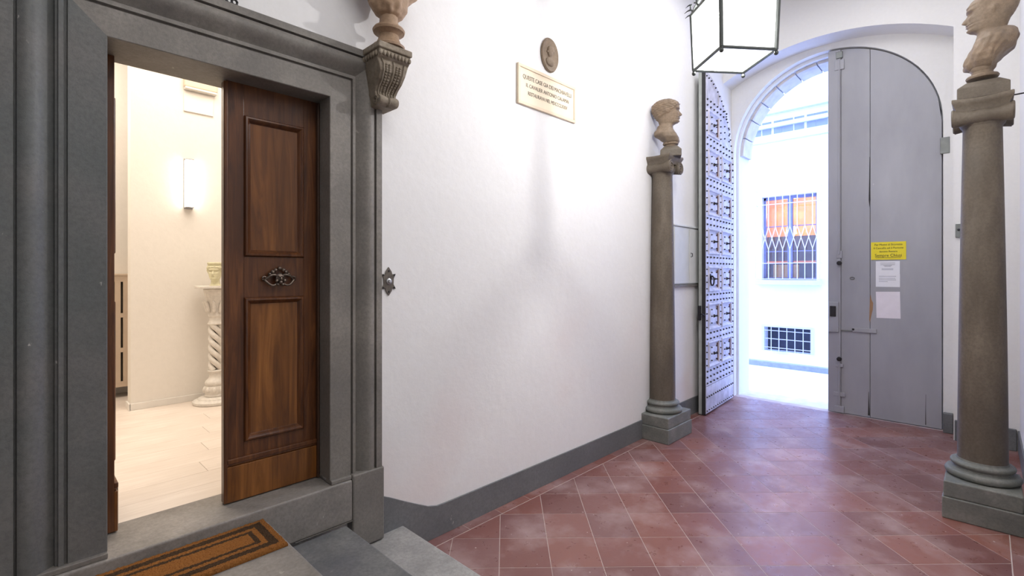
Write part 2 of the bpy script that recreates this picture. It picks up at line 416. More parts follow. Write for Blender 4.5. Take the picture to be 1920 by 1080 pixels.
# skirting painted along the left wall; it rises beside the steps
top = [(1.5,.42),(1.60,.37),(1.70,.315),(1.80,.262),(1.88,.222),(1.95,.203),(2.05,.200),(2.6,.196),(3.4,.192),(4.2,.19),(5.2,.20),(6.79,.205)]
S(MB().prism([(1.5,0.0)]+[(6.79,0.0)]+top[::-1], 'y', WY-.012, WY+.02).build('baseboard_left', M['basepaint'], bevel=.002), 'grey painted skirting along the left wall, rising beside the steps', 'skirting')
S(MB().box(3.1,6.79,-.24,-.218,0,.20).build('baseboard_right', M['basepaint'], bevel=.003), 'grey painted skirting along the right wall', 'skirting')
S(MB().box(6.775,6.83,-.21,.236,0,.21).box(7.03,7.105,.258,.338,0,.21).build('baseboard_front', M['basepaint'], bevel=.006), 'short grey stone skirting block at the foot of the portal jamb', 'skirting')

# steps and landing
st = tag(empty('stone_steps', (.3,1.2,0)), 'grey stone steps and landing leading up to the wooden door', 'steps')
def stp(x0,x1,z0,z1,mat,y1=2.58,name='step'):
    return MB().box(x0-.3,x1-.3,-2.6-1.2,y1-1.2,z0,z1).build(name, M[mat], st, bevel=.012, seg=3)
for (ya, yb) in ((-2.6,-.4),(-.395,1.26),(1.265,2.515)):
    MB().box(-2.97-.3,.875-.3,ya-1.2,yb-1.2,.352,.5175).build('landing_slab', M['serena_dark'] if ya < 1 else M['sill'], st, bevel=.012, seg=3)
stp(.6,1.285,.178,.345,'serena_dark',2.515)
stp(1.0,1.69,.0,.1725,'step_light')

# ------------------------------------------------------------------ stone door surround
ds = S(empty('trim_3', ((DX0+DX1)/2, 2.55, .575)), 'grey stone moulded surround framing the wooden double door', 'door surround')
OX, OZ = (DX0+DX1)/2, .575
# profile: (distance out from opening, y of the surface)
prof = [(0,2.84),(0,2.552),(.003,2.549),(.119,2.549),(.121,2.562),(.129,2.562),(.131,2.545),(.146,2.545),(.148,2.560),(.155,2.560)]
for k in range(13):
    t_ = k/12; prof.append((.158+.100*t_, 2.572-.040*(.5-.5*math.cos(PI*t_))-.020*math.sin(PI*t_)))
prof += [(.260,2.548),(.265,2.548),(.267,2.524),(.302,2.524),(.304,2.527),(.304,2.60)]
def frame_strip(name, path_pts, x_sign):
    pass
def mitre(p):  # returns the 4 path points for offset d
    d = p
    return [(DX0-d, .60), (DX0-d, 2.682+d), (DX1+d, 2.682+d), (DX1+d, .60)]
def piece(i0, i1, name, mat='serena'):
    v = []; f = []; n = len(prof)
    for (d, y) in prof:
        pts = mitre(d); a = pts[i0]; c = pts[i1]
        v += [(a[0]-OX, y-2.55, a[1]-OZ), (c[0]-OX, y-2.55, c[1]-OZ)]
    for k in range(n-1): f.append((2*k,2*k+1,2*k+3,2*k+2))
    f.append(tuple(2*k for k in range(n))); f.append(tuple(2*k+1 for k in range(n-1,-1,-1)))
    return MB().add(v,f).build(name, M[mat], ds, smooth=True)
piece(0,1,'jamb','serena_teal_shade'); piece(1,2,'lintel'); piece(2,3,'jamb')
# plinth blocks under the jambs, and the sill between them
def blk(x0,x1,y0,y1,z0,z1,name,mat,bev=.01):
    return MB().box(x0-OX,x1-OX,y0-2.55,y1-2.55,z0-OZ,z1-OZ).build(name, M[mat], ds, bevel=bev, seg=3)
blk(DX1+.118,DX1+.315,2.518,2.60,.18,.60,'plinth_block','serena')
blk(DX0-.32,DX1+.117,2.520,2.60,.352,.578,'sill','sill')
blk(DX0-.01,DX1+.01,2.58,2.86,.48,.5785,'inner_sill','sill')
blk(DX0-.32,DX0,2.530,2.60,.578,.60,'plinth_block','serena',.004)
blk(DX1,DX1+.117,2.530,2.60,.579,.60,'plinth_block','serena',.004)
blk(1.012,DX1+.117,2.522,2.60,.348,.3515,'plinth_block','serena',.001)

# ------------------------------------------------------------------ walnut door leaves
def leaf(name, label):
    # local: x 0..w from hinge side, y 0 = front face, thickness to +y; z 0..h
    w_, h, t = .462, 2.098, .05
    r = S(empty(name, (0,0,0)), label, 'door')
    def raised(x0,x1,z0,z1):   # a sunk field framed by a moulding
        a = MB(); n = 0
        rings = [(0,-.004),(.006,-.013),(.014,-.015),(.022,-.008),(.028,.004),(.036,.010)]
        v = []; f = []
        for d, y in rings: v += [(x0+d,y,z0+d),(x1-d,y,z0+d),(x1-d,y,z1-d),(x0+d,y,z1-d)]
        for i in range(len(rings)-1):
            for k in range(4): f.append((4*i+k,4*i+(k+1)%4,4*i+4+(k+1)%4,4*i+4+k))
        v0 = len(v); v += [(x0,.02,z0),(x1,.02,z0),(x1,.02,z1),(x0,.02,z1)]
        for k in range(4): f.append((k,(k+1)%4,v0+(k+1)%4,v0+k))
        a.add(v,f).build('panel_moulding', M['walnut'], r, smooth=True)
        MB().box(x0+.03,x1-.03,.008,.03,z0+.03,z1-.03).build('panel', M['walnut_panel'], r)
    P1, P2 = (1.225,1.94), (.285,1.015)
    xa, xb = .08, .382
    for x0, x1 in ((0,xa),(xb,w_)): MB().box(x0,x1,0,t,.0,h).build('stile', M['walnut'], r, bevel=.002)
    for z0, z1 in ((P1[1],h),(P2[1],P1[0]),(.205,P2[0])): MB().box(xa,xb,0,t,z0,z1).build('rail', M['walnut'], r, bevel=.0015)
    MB().box(xa,xb,.001,t,0,.205).build('rail', M['walnut_panel'], r)
    raised(xa,xb,*P1); raised(xa,xb,*P2)
    MB().box(xa,xb,.022,t,P2[0],P2[1]).box(xa,xb,.022,t,P1[0],P1[1]).build('back_board', M['walnut'], r)
    MB().box(0,w_,-.014,.002,.190,.214).box(0,w_,-.008,.002,.178,.190).build('bottom_moulding', M['walnut'], r, bevel=.004, seg=3)
    MB().box(-.0005,w_,-.012,.002,.0,.176).build('kick_board', M['walnut_panel'], r, bevel=.003)
    return r
dr = leaf('door_1', 'closed right-hand leaf of the walnut panelled door with bronze handle')
dr.location = (DX1-.462+.001, 2.70, .585)
# astragal on the meeting edge
MB().box(-.014,.006,-.012,.035,0,2.09).build('meeting_bead', M['walnut'], dr, bevel=.006, seg=3)
MB().box(.4475,.4605,-.03,.0,0,2.09).build('stop_bead', M['dark_wood'], dr, bevel=.004)
dl = leaf('door_2', 'opened left-hand leaf of the walnut door, seen edge-on at the jamb')
dl.location = (DX0+.046, 2.755, .585); dl.rotation_euler = (0,0,PI/2)
# opened flat against nothing: its face looks into the doorway
MB().box(.05,.40,-.02,.0,0,.18).build('kick_board', M['dark_wood'], dl, bevel=.01, seg=3)

# ornate handle (grotesque mask with swags)
a = MB()
a.ball((0,-.02,.002),.024,10,1,.7,1.1)
hd = a.build('handle', M['bronze'], dr, smooth='full', loc=(.247,-.001,1.112))
a = MB()
for s_ in (-1,1):
    a.tube([(s_*(.012+.068*t), -.014-.014*math.sin(PI*t), .014+.012*math.sin(PI*t*1.2)-.020*t) for t in [i/10 for i in range(11)]], [.008-.003*i/10 for i in range(11)], 8)
    a.tube([(s_*(.008+.070*t), -.018-.010*math.sin(PI*t), -.018-.030*math.sin(PI*min(1,t*1.05))*.8+.012*t) for t in [i/10 for i in range(11)]], .0055, 8)
    a.tube([(s_*(.074+.010*math.cos(q)), -.012, .000+.010*math.sin(q)) for q in [i*.6 for i in range(11)]], .0045, 6)
    a.ball((s_*.034,-.016,.034),.011); a.ball((s_*.020,-.018,.044),.010); a.ball((s_*.048,-.014,.022),.010)
    a.ball((s_*.009,-.038,.010),.005); a.ball((s_*.020,-.032,-.012),.009)
a.ball((0,-.018,.052),.011); a.ball((0,-.040,-.002),.008,8,.8,1,1.4); a.ball((0,-.034,-.020),.010); a.ball((.012,-.030,-.032),.008); a.ball((-.012,-.030,-.032),.008)
a.build('swag', M['bronze'], hd, smooth='full')

# ------------------------------------------------------------------ doormat
mt = MB(); nx, ny = 130, 54
v = []; f = []
for j in range(ny+1):
    for i in range(nx+1):
        e = min(i, nx-i, j, ny-j)
        v.append((-.36+.72*i/nx+random.uniform(-.0015,.0015), -.15+.30*j/ny+random.uniform(-.0015,.0015), (.018 if e > 0 else .006)+random.uniform(-.0022,.0022)))
for j in range(ny):
    for i in range(nx): k = j*(nx+1)+i; f.append((k,k+1,k+nx+2,k+nx+1))
mt.add(v,f); mt.box(-.359,.359,-.149,.149,0,.010)
m_ = mt.build('doormat', M['coir'], fixn=False); m_.location = (.498, 2.364, .5185)
tag(m_, 'orange-brown coir doormat with dark concentric bands on the landing', 'doormat')

# ------------------------------------------------------------------ inner room
S(MB().box(-1.6,3.2,2.845,5.95,.50,.572).build('floor_room', M['plank']), 'whitewashed plank floor of the room beyond the wooden door', 'floor')
fr = bpy.data.objects['floor_room']
for k in range(16):
    y0 = 2.85+k*.193; xs = -1.6 - (k*.7)%1.5
    while xs < 3.2:
        x0, x1 = max(xs,-1.6), min(xs+1.9, 3.2)
        if x1-x0 > .05 and y0 < 5.9:
            o = MB().box(-(x1-x0)/2+.0008,(x1-x0)/2-.0008,.0008,.1922,0,.006).build('plank', M['plank'], fr, bevel=.001, seg=1)
            o.location = ((x0+x1)/2, y0, .572+random.uniform(0,.0004))
        xs += 1.9
S(MB().box(.70,3.2,5.12,5.26,.57,4.1).build('wall_room_partition', M['cream']), 'cream partition wall with lit sconce in the room beyond the door', 'wall')
S(MB().box(-1.6,3.4,5.95,6.1,.5,4.1).build('wall_room_back', M['cream']), 'cream back wall behind the radiator cover in the far room', 'wall')
S(MB().box(-1.75,-1.6,2.84,6.1,.5,4.1).build('wall_room_left', M['cream']), 'cream left wall of the far room', 'wall')
S(MB().box(3.2,3.4,2.84,6.1,.5,4.1).build('wall_room_right', M['cream']), 'cream right wall of the far room', 'wall')
S(MB().box(-1.75,3.4,2.845,6.1,4.1,4.2).build('ceiling_room', M['cream']), 'cream ceiling of the far room', 'ceiling')
S(MB().box(.69,3.2,5.105,5.12,.578,.635).box(.685,.70,5.105,5.26,.578,.635).build('baseboard_room', M['white_paint'], bevel=.003), 'low cream skirting along the partition wall of the far room', 'skirting')
# wall sconce
sc = tag(empty('wall_sconce', (1.11,5.12,2.52)), 'lit tall narrow glass wall sconce on the cream wall', 'wall light')
MB().box(-.034,.034,-.012,0,-.225,.225).build('back_plate', M['steel'], sc, bevel=.002)
MB().box(-.026,.026,-.062,-.013,-.208,.208).build('glass_shade', M['sconce_glass'], sc, bevel=.004)
for z_ in (.208,-.216): MB().box(-.030,.030,-.066,-.012,z_,z_+.008).build('end_cap', M['steel'], sc)
# emergency light unit
em = tag(empty('emergency_light', (1.20,5.12,3.42)), 'long cream emergency light unit high on the cream wall', 'emergency light')
MB().box(-.13,.13,-.06,0,-.045,.055).build('housing', M['cream_plastic'], em, bevel=.012, seg=3)
MB().box(-.125,.125,-.066,-.002,-.062,-.046).build('diffuser', M['white_paint'], em, bevel=.004)
for xx in (.0,.085): MB().ball((xx,-.060,.028),.006).build('indicator_lamp', M['green_led'], em)
jb = tag(empty('junction_cover', (1.19,5.12,3.26)), 'flat cream junction cover plate just under the emergency light', 'cover plate')
MB().box(-.115,.115,-.012,0,-.085,.085).build('cover', M['cream'], jb, bevel=.003)
MB().box(-.115,.115,-.016,0,-.092,-.085).build('lip', M['white_paint'], jb)
# radiator cover with slots
rc = tag(empty('radiator_cover', (.62,5.72,.575)), 'beige slotted radiator cover behind the partition in the far room', 'radiator cover')
zc = [.10,.405,.435,.745,.775,1.09,1.125]
a = MB(); xs_ = [-.30,-.25,-.225]
cols_ = []; x = -.30
pan = MB()
slots = [(x0, x0+.018) for x0 in [-.27+.060*k for k in range(9)]]
xprev = -.30
for (s0,s1) in slots: pan.box(xprev,s0,0,.02,.10,1.125); xprev = s1
pan.box(xprev,.28,0,.02,.10,1.125)
for z0,z1 in ((.10,.15),(.42,.46),(.74,.78),(1.07,1.125)): pan.box(-.30,.28,.001,.019,z0,z1)
pan.build('slotted_front', M['rad'], rc)
MB().box(-.30,.28,.05,.2,.10,1.11).build('radiator_core', M['ped_dark'], rc)
MB().box(-.31,.29,-.01,.22,1.125,1.145).build('top_board', M['rad'], rc, bevel=.004)
for xx in (-.29,.26): MB().box(xx,xx+.02,0,.2,0,.10).build('leg', M['rad'], rc)
# twisted white pedestal
pe = tag(empty('twisted_pedestal', (1.27,4.915,.578)), 'white barley-twist pedestal column with carved capital beside the cream wall', 'pedestal')
def squircle(mb, r, z0, z1, p=3.0, n=32):
    mb.prism([(math.copysign(abs(math.cos(2*PI*k/n))**(2/p), math.cos(2*PI*k/n))*r, math.copysign(abs(math.sin(2*PI*k/n))**(2/p), math.sin(2*PI*k/n))*r) for k in range(n)], 'z', z0, z1)
a = MB(); a.lathe([(.165,0),(.172,.008),(.172,.026),(.160,.034),(.135,.040),(.128,.052),(.10,.060)], n=32); a.build('foot', M['ped'], pe, smooth=True)
a = MB(); a.lathe([(.078,.06),(.084,.07),(.076,.082),(.083,.10),(.088,.125),(.080,.15),(.070,.155),(.078,.165),(.080,.185),(.070,.20),(.058,.21),(.046,.235),(.044,.26),(.058,.275),(.060,.285),(.05,.292)], n=32)
a.build('carved_base', M['ped'], pe, smooth=True)
for k in range(10):
    q = 2*PI*k/10; MB().ball((.082*math.cos(q),.082*math.sin(q),.122),.017,8,1,1,1.5).build('carved_leaf', M['ped'], pe, smooth='full')
for k in range(3):                  # three intertwined ropes with gaps between them
    pts = []
    for i in range(61):
        t = i/60; q = 2*PI*k/3 - t*2*PI*1.75
        pts.append((.033*math.cos(q), .033*math.sin(q), .288+.405*t))
    MB().tube(pts, .0225, 10).build('twisted_strand', M['ped'], pe, smooth='full')
MB().lathe([(.012,.28),(.012,.70)], n=10).build('dark_core', M['ped_dark'], pe)
a = MB(); a.lathe([(.052,.690),(.060,.700),(.052,.712),(.044,.73),(.044,.755),(.054,.765),(.056,.78),(.05,.79),(.055,.84),(.072,.92),(.088,.985),(.092,1.005),(.080,1.01)], n=32)
a.build('capital', M['ped'], pe, smooth=True)
for k in range(8):
    q = 2*PI*k/8+.39; a = MB()
    a.tube([((.058+.02*t+.018*t**3)*math.cos(q),(.058+.02*t+.018*t**3)*math.sin(q),.80+.12*t-.02*t**4) for t in [i/6 for i in range(7)]], [.014,.016,.017,.016,.014,.011,.007], 6)
    a.build('acanthus_leaf', M['ped'], pe, smooth='full')
a = MB(); squircle(a, .142, 1.012, 1.034, 6); a.build('table_top', M['ped'], pe, bevel=.003)

# ------------------------------------------------------------------ busts
def lerp_table(tab, t):
    if t <= tab[0][0]: return tab[0][1:]
    for (a, b_) in zip(tab, tab[1:]):
        if t <= b_[0]:
            u = (t-a[0])/(b_[0]-a[0]); u = u*u*(3-2*u)*.5+u*.5
            return tuple(a[k]+(b_[k]-a[k])*u for k in range(1, len(a)))
    return tab[-1][1:]
HEAD = [(0.0,.34,-.31,.215),(.03,.42,-.32,.23),(.08,.455,-.335,.25),(.13,.435,-.35,.27),(.18,.46,-.37,.285),(.21,.445,-.38,.29),(.24,.465,-.40,.30),(.29,.455,-.435,.315),
        (.38,.455,-.48,.33),(.47,.43,-.52,.345),(.53,.43,-.54,.355),(.58,.47,-.55,.36),(.70,.46,-.54,.365),(.80,.40,-.50,.345),(.88,.30,-.42,.29),(.94,.19,-.31,.22),(.98,.09,-.2,.12),(1.0,.0,-.06,.02)]
def gs(x, s): return math.exp(-(x/s)**2)
def bust_mesh(h, body, style, drape=.0, head_tilt=0):
    """one continuous figure, facing +x, chin level at z=0; body: rows (z, front, back, halfwidth) in head heights, from the bottom up to the neck"""
    N = 96; v = []; rows = []
    zs = []
    z = body[0][0]
    while z < -.02: zs.append(z); z += .022
    zs += [i/76 for i in range(77)]
    for z in zs:
        if z < 0: f, b_, w = lerp_table(body, z); face = 0; p = 1.0
        else: f, b_, w = lerp_table(HEAD, z); face = 1
        if -.07 < z < 0.0:     # blend the neck under the jaw
            u = (z+.07)/.07; u = u*u*(3-2*u)
            hf = HEAD[0]; f = f*(1-u**3)+hf[1]*u**3; b_ = b_*(1-u)+hf[2]*u; w = w*(1-u)+hf[3]*u
        row = []
        for k in range(N):
            q = 2*PI*k/N; q = q-2*PI if q > PI else q
            cq, sq = math.cos(q), math.sin(q)
            x = (f if cq > 0 else -b_)*cq; y = w*sq
            if face and cq > 0: y *= 1+.10*abs(math.sin(2*q))
            if face:
                aq = abs(q)
                # nose
                nose = 0
                if .27 < z < .56: nose = .135*((.56-z)/.24)**1.1 if z > .32 else .135*((z-.27)/.05)**.6
                x += .85*nose*gs(q, .13+.05*max(0,(.42-z)*3))
                # sockets, eyeballs, brow, cheeks, lips, chin
                x -= .060*gs(aq-.40,.19)*gs(z-.495,.05)
                x += .038*gs(aq-.42,.12)*gs(z-.485,.026)
                x += .022*gs(aq-.42,.28)*gs(z-.575,.03)
                x += .02*gs(aq-.62,.2)*gs(z-.37,.06)
                x += .028*gs(q,.22)*gs(z-.235,.016) + .030*gs(q,.20)*gs(z-.185,.016) - .018*gs(q,.26)*gs(z-.210,.008)
                x += .02*gs(q,.25)*gs(z-.07,.04)
                # ears
                er = gs(aq-1.66,.13)*gs(z-.44,.085)
                y += math.copysign(.11*er, sq) - math.copysign(.035*gs(aq-1.62,.06)*gs(z-.45,.05), sq)
                if style == 'bald':
                    x += .012*math.sin(z*75)*gs(q,.7)*gs(z-.68,.07)
                    x -= .018*gs(aq-.36-(.33-z)*1.2,.07)*gs(z-.27,.09)
                else:
                    hair_line = .70 if aq < .6 else (.70-(aq-.6)*.42 if aq < 1.5 else .34-(aq-1.5)*.14)
                    hm = max(0., min(1., (z-hair_line)/.05)) * (1-gs(aq-1.66,.12)*gs(z-.42,.09))
                    curl = .5+.5*math.sin(q*12+math.sin(z*30)*1.7)*math.sin(z*40+q*3)
                    k_ = 1+hm*(.05+.11*curl)
                    x *= k_; y *= k_
            elif drape and z < -.10:
                m = min(1,(-.10-z)/.25)
                fold = math.sin(q*7+z*9+math.sin(q*2)*1.5)*.5+math.sin(q*15-z*13)*.25
                k_ = 1+drape*m*fold; x *= k_; y *= k_
            row.append((x*h, y*h, z*h))
        rows.append(row)
    mb = MB(); vv = [p for r in rows for p in r]; ff = []
    for i in range(len(rows)-1):
        for k in range(N): ff.append((i*N+k, i*N+(k+1)%N, (i+1)*N+(k+1)%N, (i+1)*N+k))
    ff.append(tuple(range(N-1,-1,-1))); ff.append(tuple((len(rows)-1)*N+k for k in range(N)))
    return mb.add(vv, ff)
YOUNG = [(-.86,.24,.04,.14),(-.82,.42,.0,.26),(-.72,.47,-.10,.40),(-.57,.44,-.30,.50),(-.43,.36,-.50,.50),(-.31,.28,-.50,.40),(-.2,.225,-.41,.30),(-.1,.22,-.38,.26),(0,.28,-.31,.215)]
TOGA = [(-1.02,.42,-.02,.22),(-.96,.52,-.08,.36),(-.86,.53,-.14,.52),(-.72,.50,-.26,.66),(-.56,.42,-.46,.74),(-.40,.36,-.50,.72),(-.26,.30,-.53,.58),(-.14,.27,-.51,.44),(-.06,.26,-.46,.32),(0,.30,-.33,.22)]
def socle(prof, mat, parent, z0, c=(0,0)):
    return MB().lathe([(r, z) for r, z in prof], (c[0],c[1],z0), 40).build('socle', M[mat], parent, smooth=True)
def bust(name, label, loc, yaw, h, chin, body, style, drape, mat, socle_prof, off=(0,0), blockz=None):
    r = tag(empty(name, loc, yaw), label, 'bust')
    o = bust_mesh(h, body, style, drape).build('figure', M[mat], r, smooth='full')
    o.location = (off[0], off[1], chin-loc[2])
    MB().lathe(socle_prof, (0,0,0), 40).build('socle', M[mat], r, smooth=True)
    if blockz:
        x_, y_, a_, b_, c_ = blockz
        mb = MB(); v = []; f = []
        for (s_, zz) in ((1,a_),(1,b_),(.62,c_)):
            v += [(-x_*s_,-y_*s_,zz),(x_*s_,-y_*s_,zz),(x_*s_,y_*s_,zz),(-x_*s_,y_*s_,zz)]
        for i in (0,1):
            for k in range(4): f.append((4*i+k,4*i+(k+1)%4,4*i+4+(k+1)%4,4*i+4+k))
        f += [(3,2,1,0),(8,9,10,11)]
        mb.add(v,f).build('pedestal_block', M['column'], r, bevel=.006, seg=3)
    return r

pb = tag(empty('plaster_head', (1.265,4.90,1.612), math.radians(-120)), 'small pale yellow plaster head planter with curly hair on the white pedestal', 'head vase')
bust_mesh(.150, [(-.36,.30,-.30,.30),(-.33,.31,-.31,.31),(-.28,.24,-.28,.25),(-.1,.19,-.30,.22),(0,.30,-.31,.215)], 'young').build('head', M['plaster_pot'], pb, smooth='full', loc=(-.01,0,.054))
MB().lathe([(.040,.175),(.058,.185),(.062,.20),(.058,.208),(.045,.206)], (-.005,0,0), 24).build('rim_of_curls', M['plaster_pot'], pb, smooth=True)
# ------------------------------------------------------------------ the two columns
def column(name, label, x, y, wall_rod=False, bottom=True):
    r = tag(empty(name, (x,y,0)), label, 'column')
    MB().box(-.27,.27,-.205,.205,0,.150).build('plinth', M['plinth'], r, bevel=.008, seg=3)
    MB().box(-.262,.262,-.197,.197,.150,.262).build('plinth_upper', M['plinth'], r, bevel=.010, seg=3)
    pr = [(.150,.262)]
    for k in range(9): a = -PI/2+PI*k/8; pr.append((.180+.024*math.cos(a), .290+.026*math.sin(a)))
    pr += [(.172,.318),(.160,.322),(.156,.332),(.160,.340)]
    for k in range(9): a = -PI/2+PI*k/8; pr.append((.156+.018*math.cos(a), .358+.018*math.sin(a)))
    pr += [(.150,.378),(.140,.381),(.137,.392)]
    MB().lathe(pr, n=56).build('column_base', M['plinth'], r, smooth=True)
    sh = [(.136,.390)]
    for k in range(15):
        t = k/14; sh.append((.134-.030*t**1.4, .40+2.36*t))
    sh += [(.108,2.765),(.108,2.78),(.104,2.79)]
    MB().lathe(sh, n=56).build('shaft', M['column'], r, smooth=True)
    cp = MB().lathe([(.100,-.02),(.118,.0),(.128,.03),(.130,.055),(.11,.07)], n=40).build('capital', M['column'], r, smooth=True, loc=(0,0,2.78))
    for sx in (-1,1):                                   # bolsters run along y, scrolls face the hall
        pts = []
        for k in range(17):
            t = k/16; yy = -.150+.30*t; w_ = abs(yy)/.150
            pts.append((.066-.0 + 0, yy, w_))
        prf = [(.044+.020*(abs(p[1])/.150)**1.6 + (.006 if .02 > abs(p[1]) else 0), p[1]) for p in pts]
        o = MB().lathe(prf, (sx*.104,0,.052), 24, 'y').build('bolster', M['column'], cp, smooth=True)
        for sy in (-1,1):
            sp = []
            for k in range(44):
                t = k/43; a = t*2*PI*2.2; rr = .060*(1-t*.82)
                sp.append((sx*.104+sx*rr*math.sin(a), sy*.152, .052+rr*math.cos(a)))
            MB().tube(sp, [.0095-.004*k/43 for k in range(44)], 8).build('volute', M['column'], cp, smooth='full')
    # abacus: slightly concave flaring slab
    v = []; f = []; n = 8
    for (s_, z_) in ((.84,.088),(.86,.108),(.96,.135),(1.0,.145),(1.0,.164),(.97,.170)):
        ring = []
        for side in range(4):
            for k in range(n):
                t = k/n*2-1; dent = .018*(1-t*t)
                px = {0:(t,-1+dent),1:(1-dent,t),2:(-t,1-dent),3:(-1+dent,-t)}[side]
                ring.append((px[0]*.165*s_, px[1]*.158*s_, z_+.012*(t*t)*(1 if z_ > .11 else 0)))
        v += ring
    m = 4*n
    for i in range(5):
        for k in range(m): f.append((i*m+k,i*m+(k+1)%m,(i+1)*m+(k+1)%m,(i+1)*m+k))
    f += [tuple(range(m-1,-1,-1)), tuple(5*m+k for k in range(m))]
    MB().add(v,f).build('abacus', M['column'], cp, smooth=True)
    if wall_rod: MB().tube([(-.05,-.05,.168),(-.05,-.245,.172)], .005, 8).build('tie_rod', M['iron'], cp)
    return r
CLX, CLY = 4.86, 2.485
CRX, CRY = 4.86, .022
column('ionic_column', 'brown stone ionic column standing against the left wall beside the studded door', CLX, CLY)
column('ionic_column', 'large brown stone ionic column in the right foreground, on a grey plinth', CRX, CRY, True)
sprof = [(.095,0),(.097,.02),(.080,.035),(.062,.05),(.055,.075),(.062,.09),(.083,.097),(.088,.108),(.083,.118),(.060,.126),(.056,.145),(.070,.165),(.074,.185)]
bust('stone_bust', 'brown bust of a curly-haired youth in profile atop the left column', (CLX,CLY-.095,3.055), math.radians(-62), .265, 3.298, YOUNG, 'young', .02, 'terra_grey', [(r*.92,z-.075) for r,z in sprof[4:]], (-.035,0), (.105,.09,-.112,-.045,.0))
bust('stone_bust', 'brown bust of a bald draped man looking left atop the right column', (CRX,CRY,3.09), math.radians(92), .268, 3.455, TOGA, 'bald', .085, 'terra_grey', [(r*1.02,z-.07) for r,z in sprof[5:]], (-.042,0), (.135,.135,-.135,-.05,-.005))

# ------------------------------------------------------------------ carved bracket with a bust beside the door
bx = tag(empty('carved_bracket', (1.497,2.585,2.99)), 'carved scrolled stone bracket at the top right corner of the door surround', 'bracket')
# side profile in (y out from the wall, z)
sil = [(.0,-.03),(.215,-.03),(.225,-.05),(.215,-.075),(.200,-.085),(.205,-.11),(.200,-.145),(.175,-.185),(.140,-.215),(.122,-.240),(.125,-.262),(.148,-.270),(.158,-.288),(.150,-.308),(.125,-.318),(.0,-.318)]
a = MB(); n = 11
def bw(z): return .098 if z > -.09 else .088-.030*min(1,max(0,(-.09-z)/.23))
v = []; f = []
for sx in (-1,1):
    for (y_, z_) in sil: v.append((sx*bw(z_), -y_, z_))
m = len(sil)
f = [tuple(range(m)), tuple(range(2*m-1,m-1,-1))]+[(i,(i+1)%m,(i+1)%m+m,i+m) for i in range(m)]
a.add(v,f).build('scroll_body', M['carved'], bx, bevel=.004)
MB().box(-.108,.108,-.232,0,-.035,.0).build('top_slab', M['carved'], bx, bevel=.007, seg=3)
for k in range(9):
    MB().ball((-.092+.023*k,-.222,-.058),.0105,8,1,1,1.5).build('egg', M['carved'], bx, smooth='full')
for k in range(7): MB().ball((-.100,-.03-.027*k,-.058),.0105,8,1,1,1.5).build('egg', M['carved'], bx, smooth='full')
for col_ in range(5):           # rows of carved beads following the scroll
    xx = (-.066,-.034,0,.034,.066)[col_]
    path = [(y_,z_) for (y_,z_) in sil[5:11]]; k = 0
    if col_ in (0,2,4):
        MB().tube([(xx*bw(z_)/.088,-y_-.003,z_) for (y_,z_) in sil[4:12]], .0055, 6).build('rib', M['carved'], bx, smooth='full')
    else:
        for (p, q) in zip(path, path[1:]):
            for t in (0,.33,.66):
                y_, z_ = p[0]+(q[0]-p[0])*t, p[1]+(q[1]-p[1])*t
                for dx in (-.012,.008): MB().ball((xx*bw(z_)/.088+dx,-y_-.002,z_),.0075,6).build('scale_leaf', M['carved'], bx)
for s_ in (-1,1):
    sp = [(s_*(bw(-.29)+.001), -.118+.028*(1-k/30*.8)*math.cos(k*.42)*-1, -.290+.026*(1-k/30*.8)*math.sin(k*.42)) for k in range(30)]
    MB().tube(sp, .005, 6).build('side_volute', M['carved'], bx, smooth='full')
MB().lathe([(.026,-.060),(.030,-.05),(.024,-.006),(.032,0),(.024,.006),(.030,.05),(.026,.060)], (0,-.140,-.290), 20, 'x').build('bottom_roll', M['carved'], bx, smooth=True)
CH = [(-1.62,.16,-.10,.16),(-1.52,.30,-.20,.32),(-1.38,.36,-.28,.42),(-1.15,.38,-.32,.48),(-.9,.44,-.36,.70),(-.66,.42,-.38,.82),(-.45,.34,-.38,.72),(-.30,.27,-.38,.5),(-.2,.21,-.36,.28),(-.1,.20,-.33,.23),(0,.30,-.31,.215)]
bust('terracotta_bust', 'terracotta bust with draped shoulders on the carved bracket, head above the frame', (1.497,2.430,2.992), math.radians(-90), .26, 3.58, CH, 'young', .07, 'terra',
     [(.088,0),(.090,.012),(.070,.028),(.058,.055),(.055,.075),(.066,.085),(.086,.092),(.090,.104),(.083,.115),(.060,.122),(.052,.15),(.050,.20),(.046,.26)], (-.01,0))
# small black iron ornament on top of the surround
ir = tag(empty('iron_ornament', (.72,2.545,2.988)), 'small black beaded iron ornament on top of the stone door surround', 'ornament')
a = MB()
for k in range(3):
    a.tube([(-.026+.022*k+.012*math.cos(q), 0, .015+.013*math.sin(q)) for q in [i*.6 for i in range(11)]], .0055, 6)
a.build('scroll', M['iron'], ir, smooth='full')
MB().tube([(-.01,0,.028),(-.012,0,.10),(.0,.0,.16)], .006, 6).build('stem', M['iron'], ir)

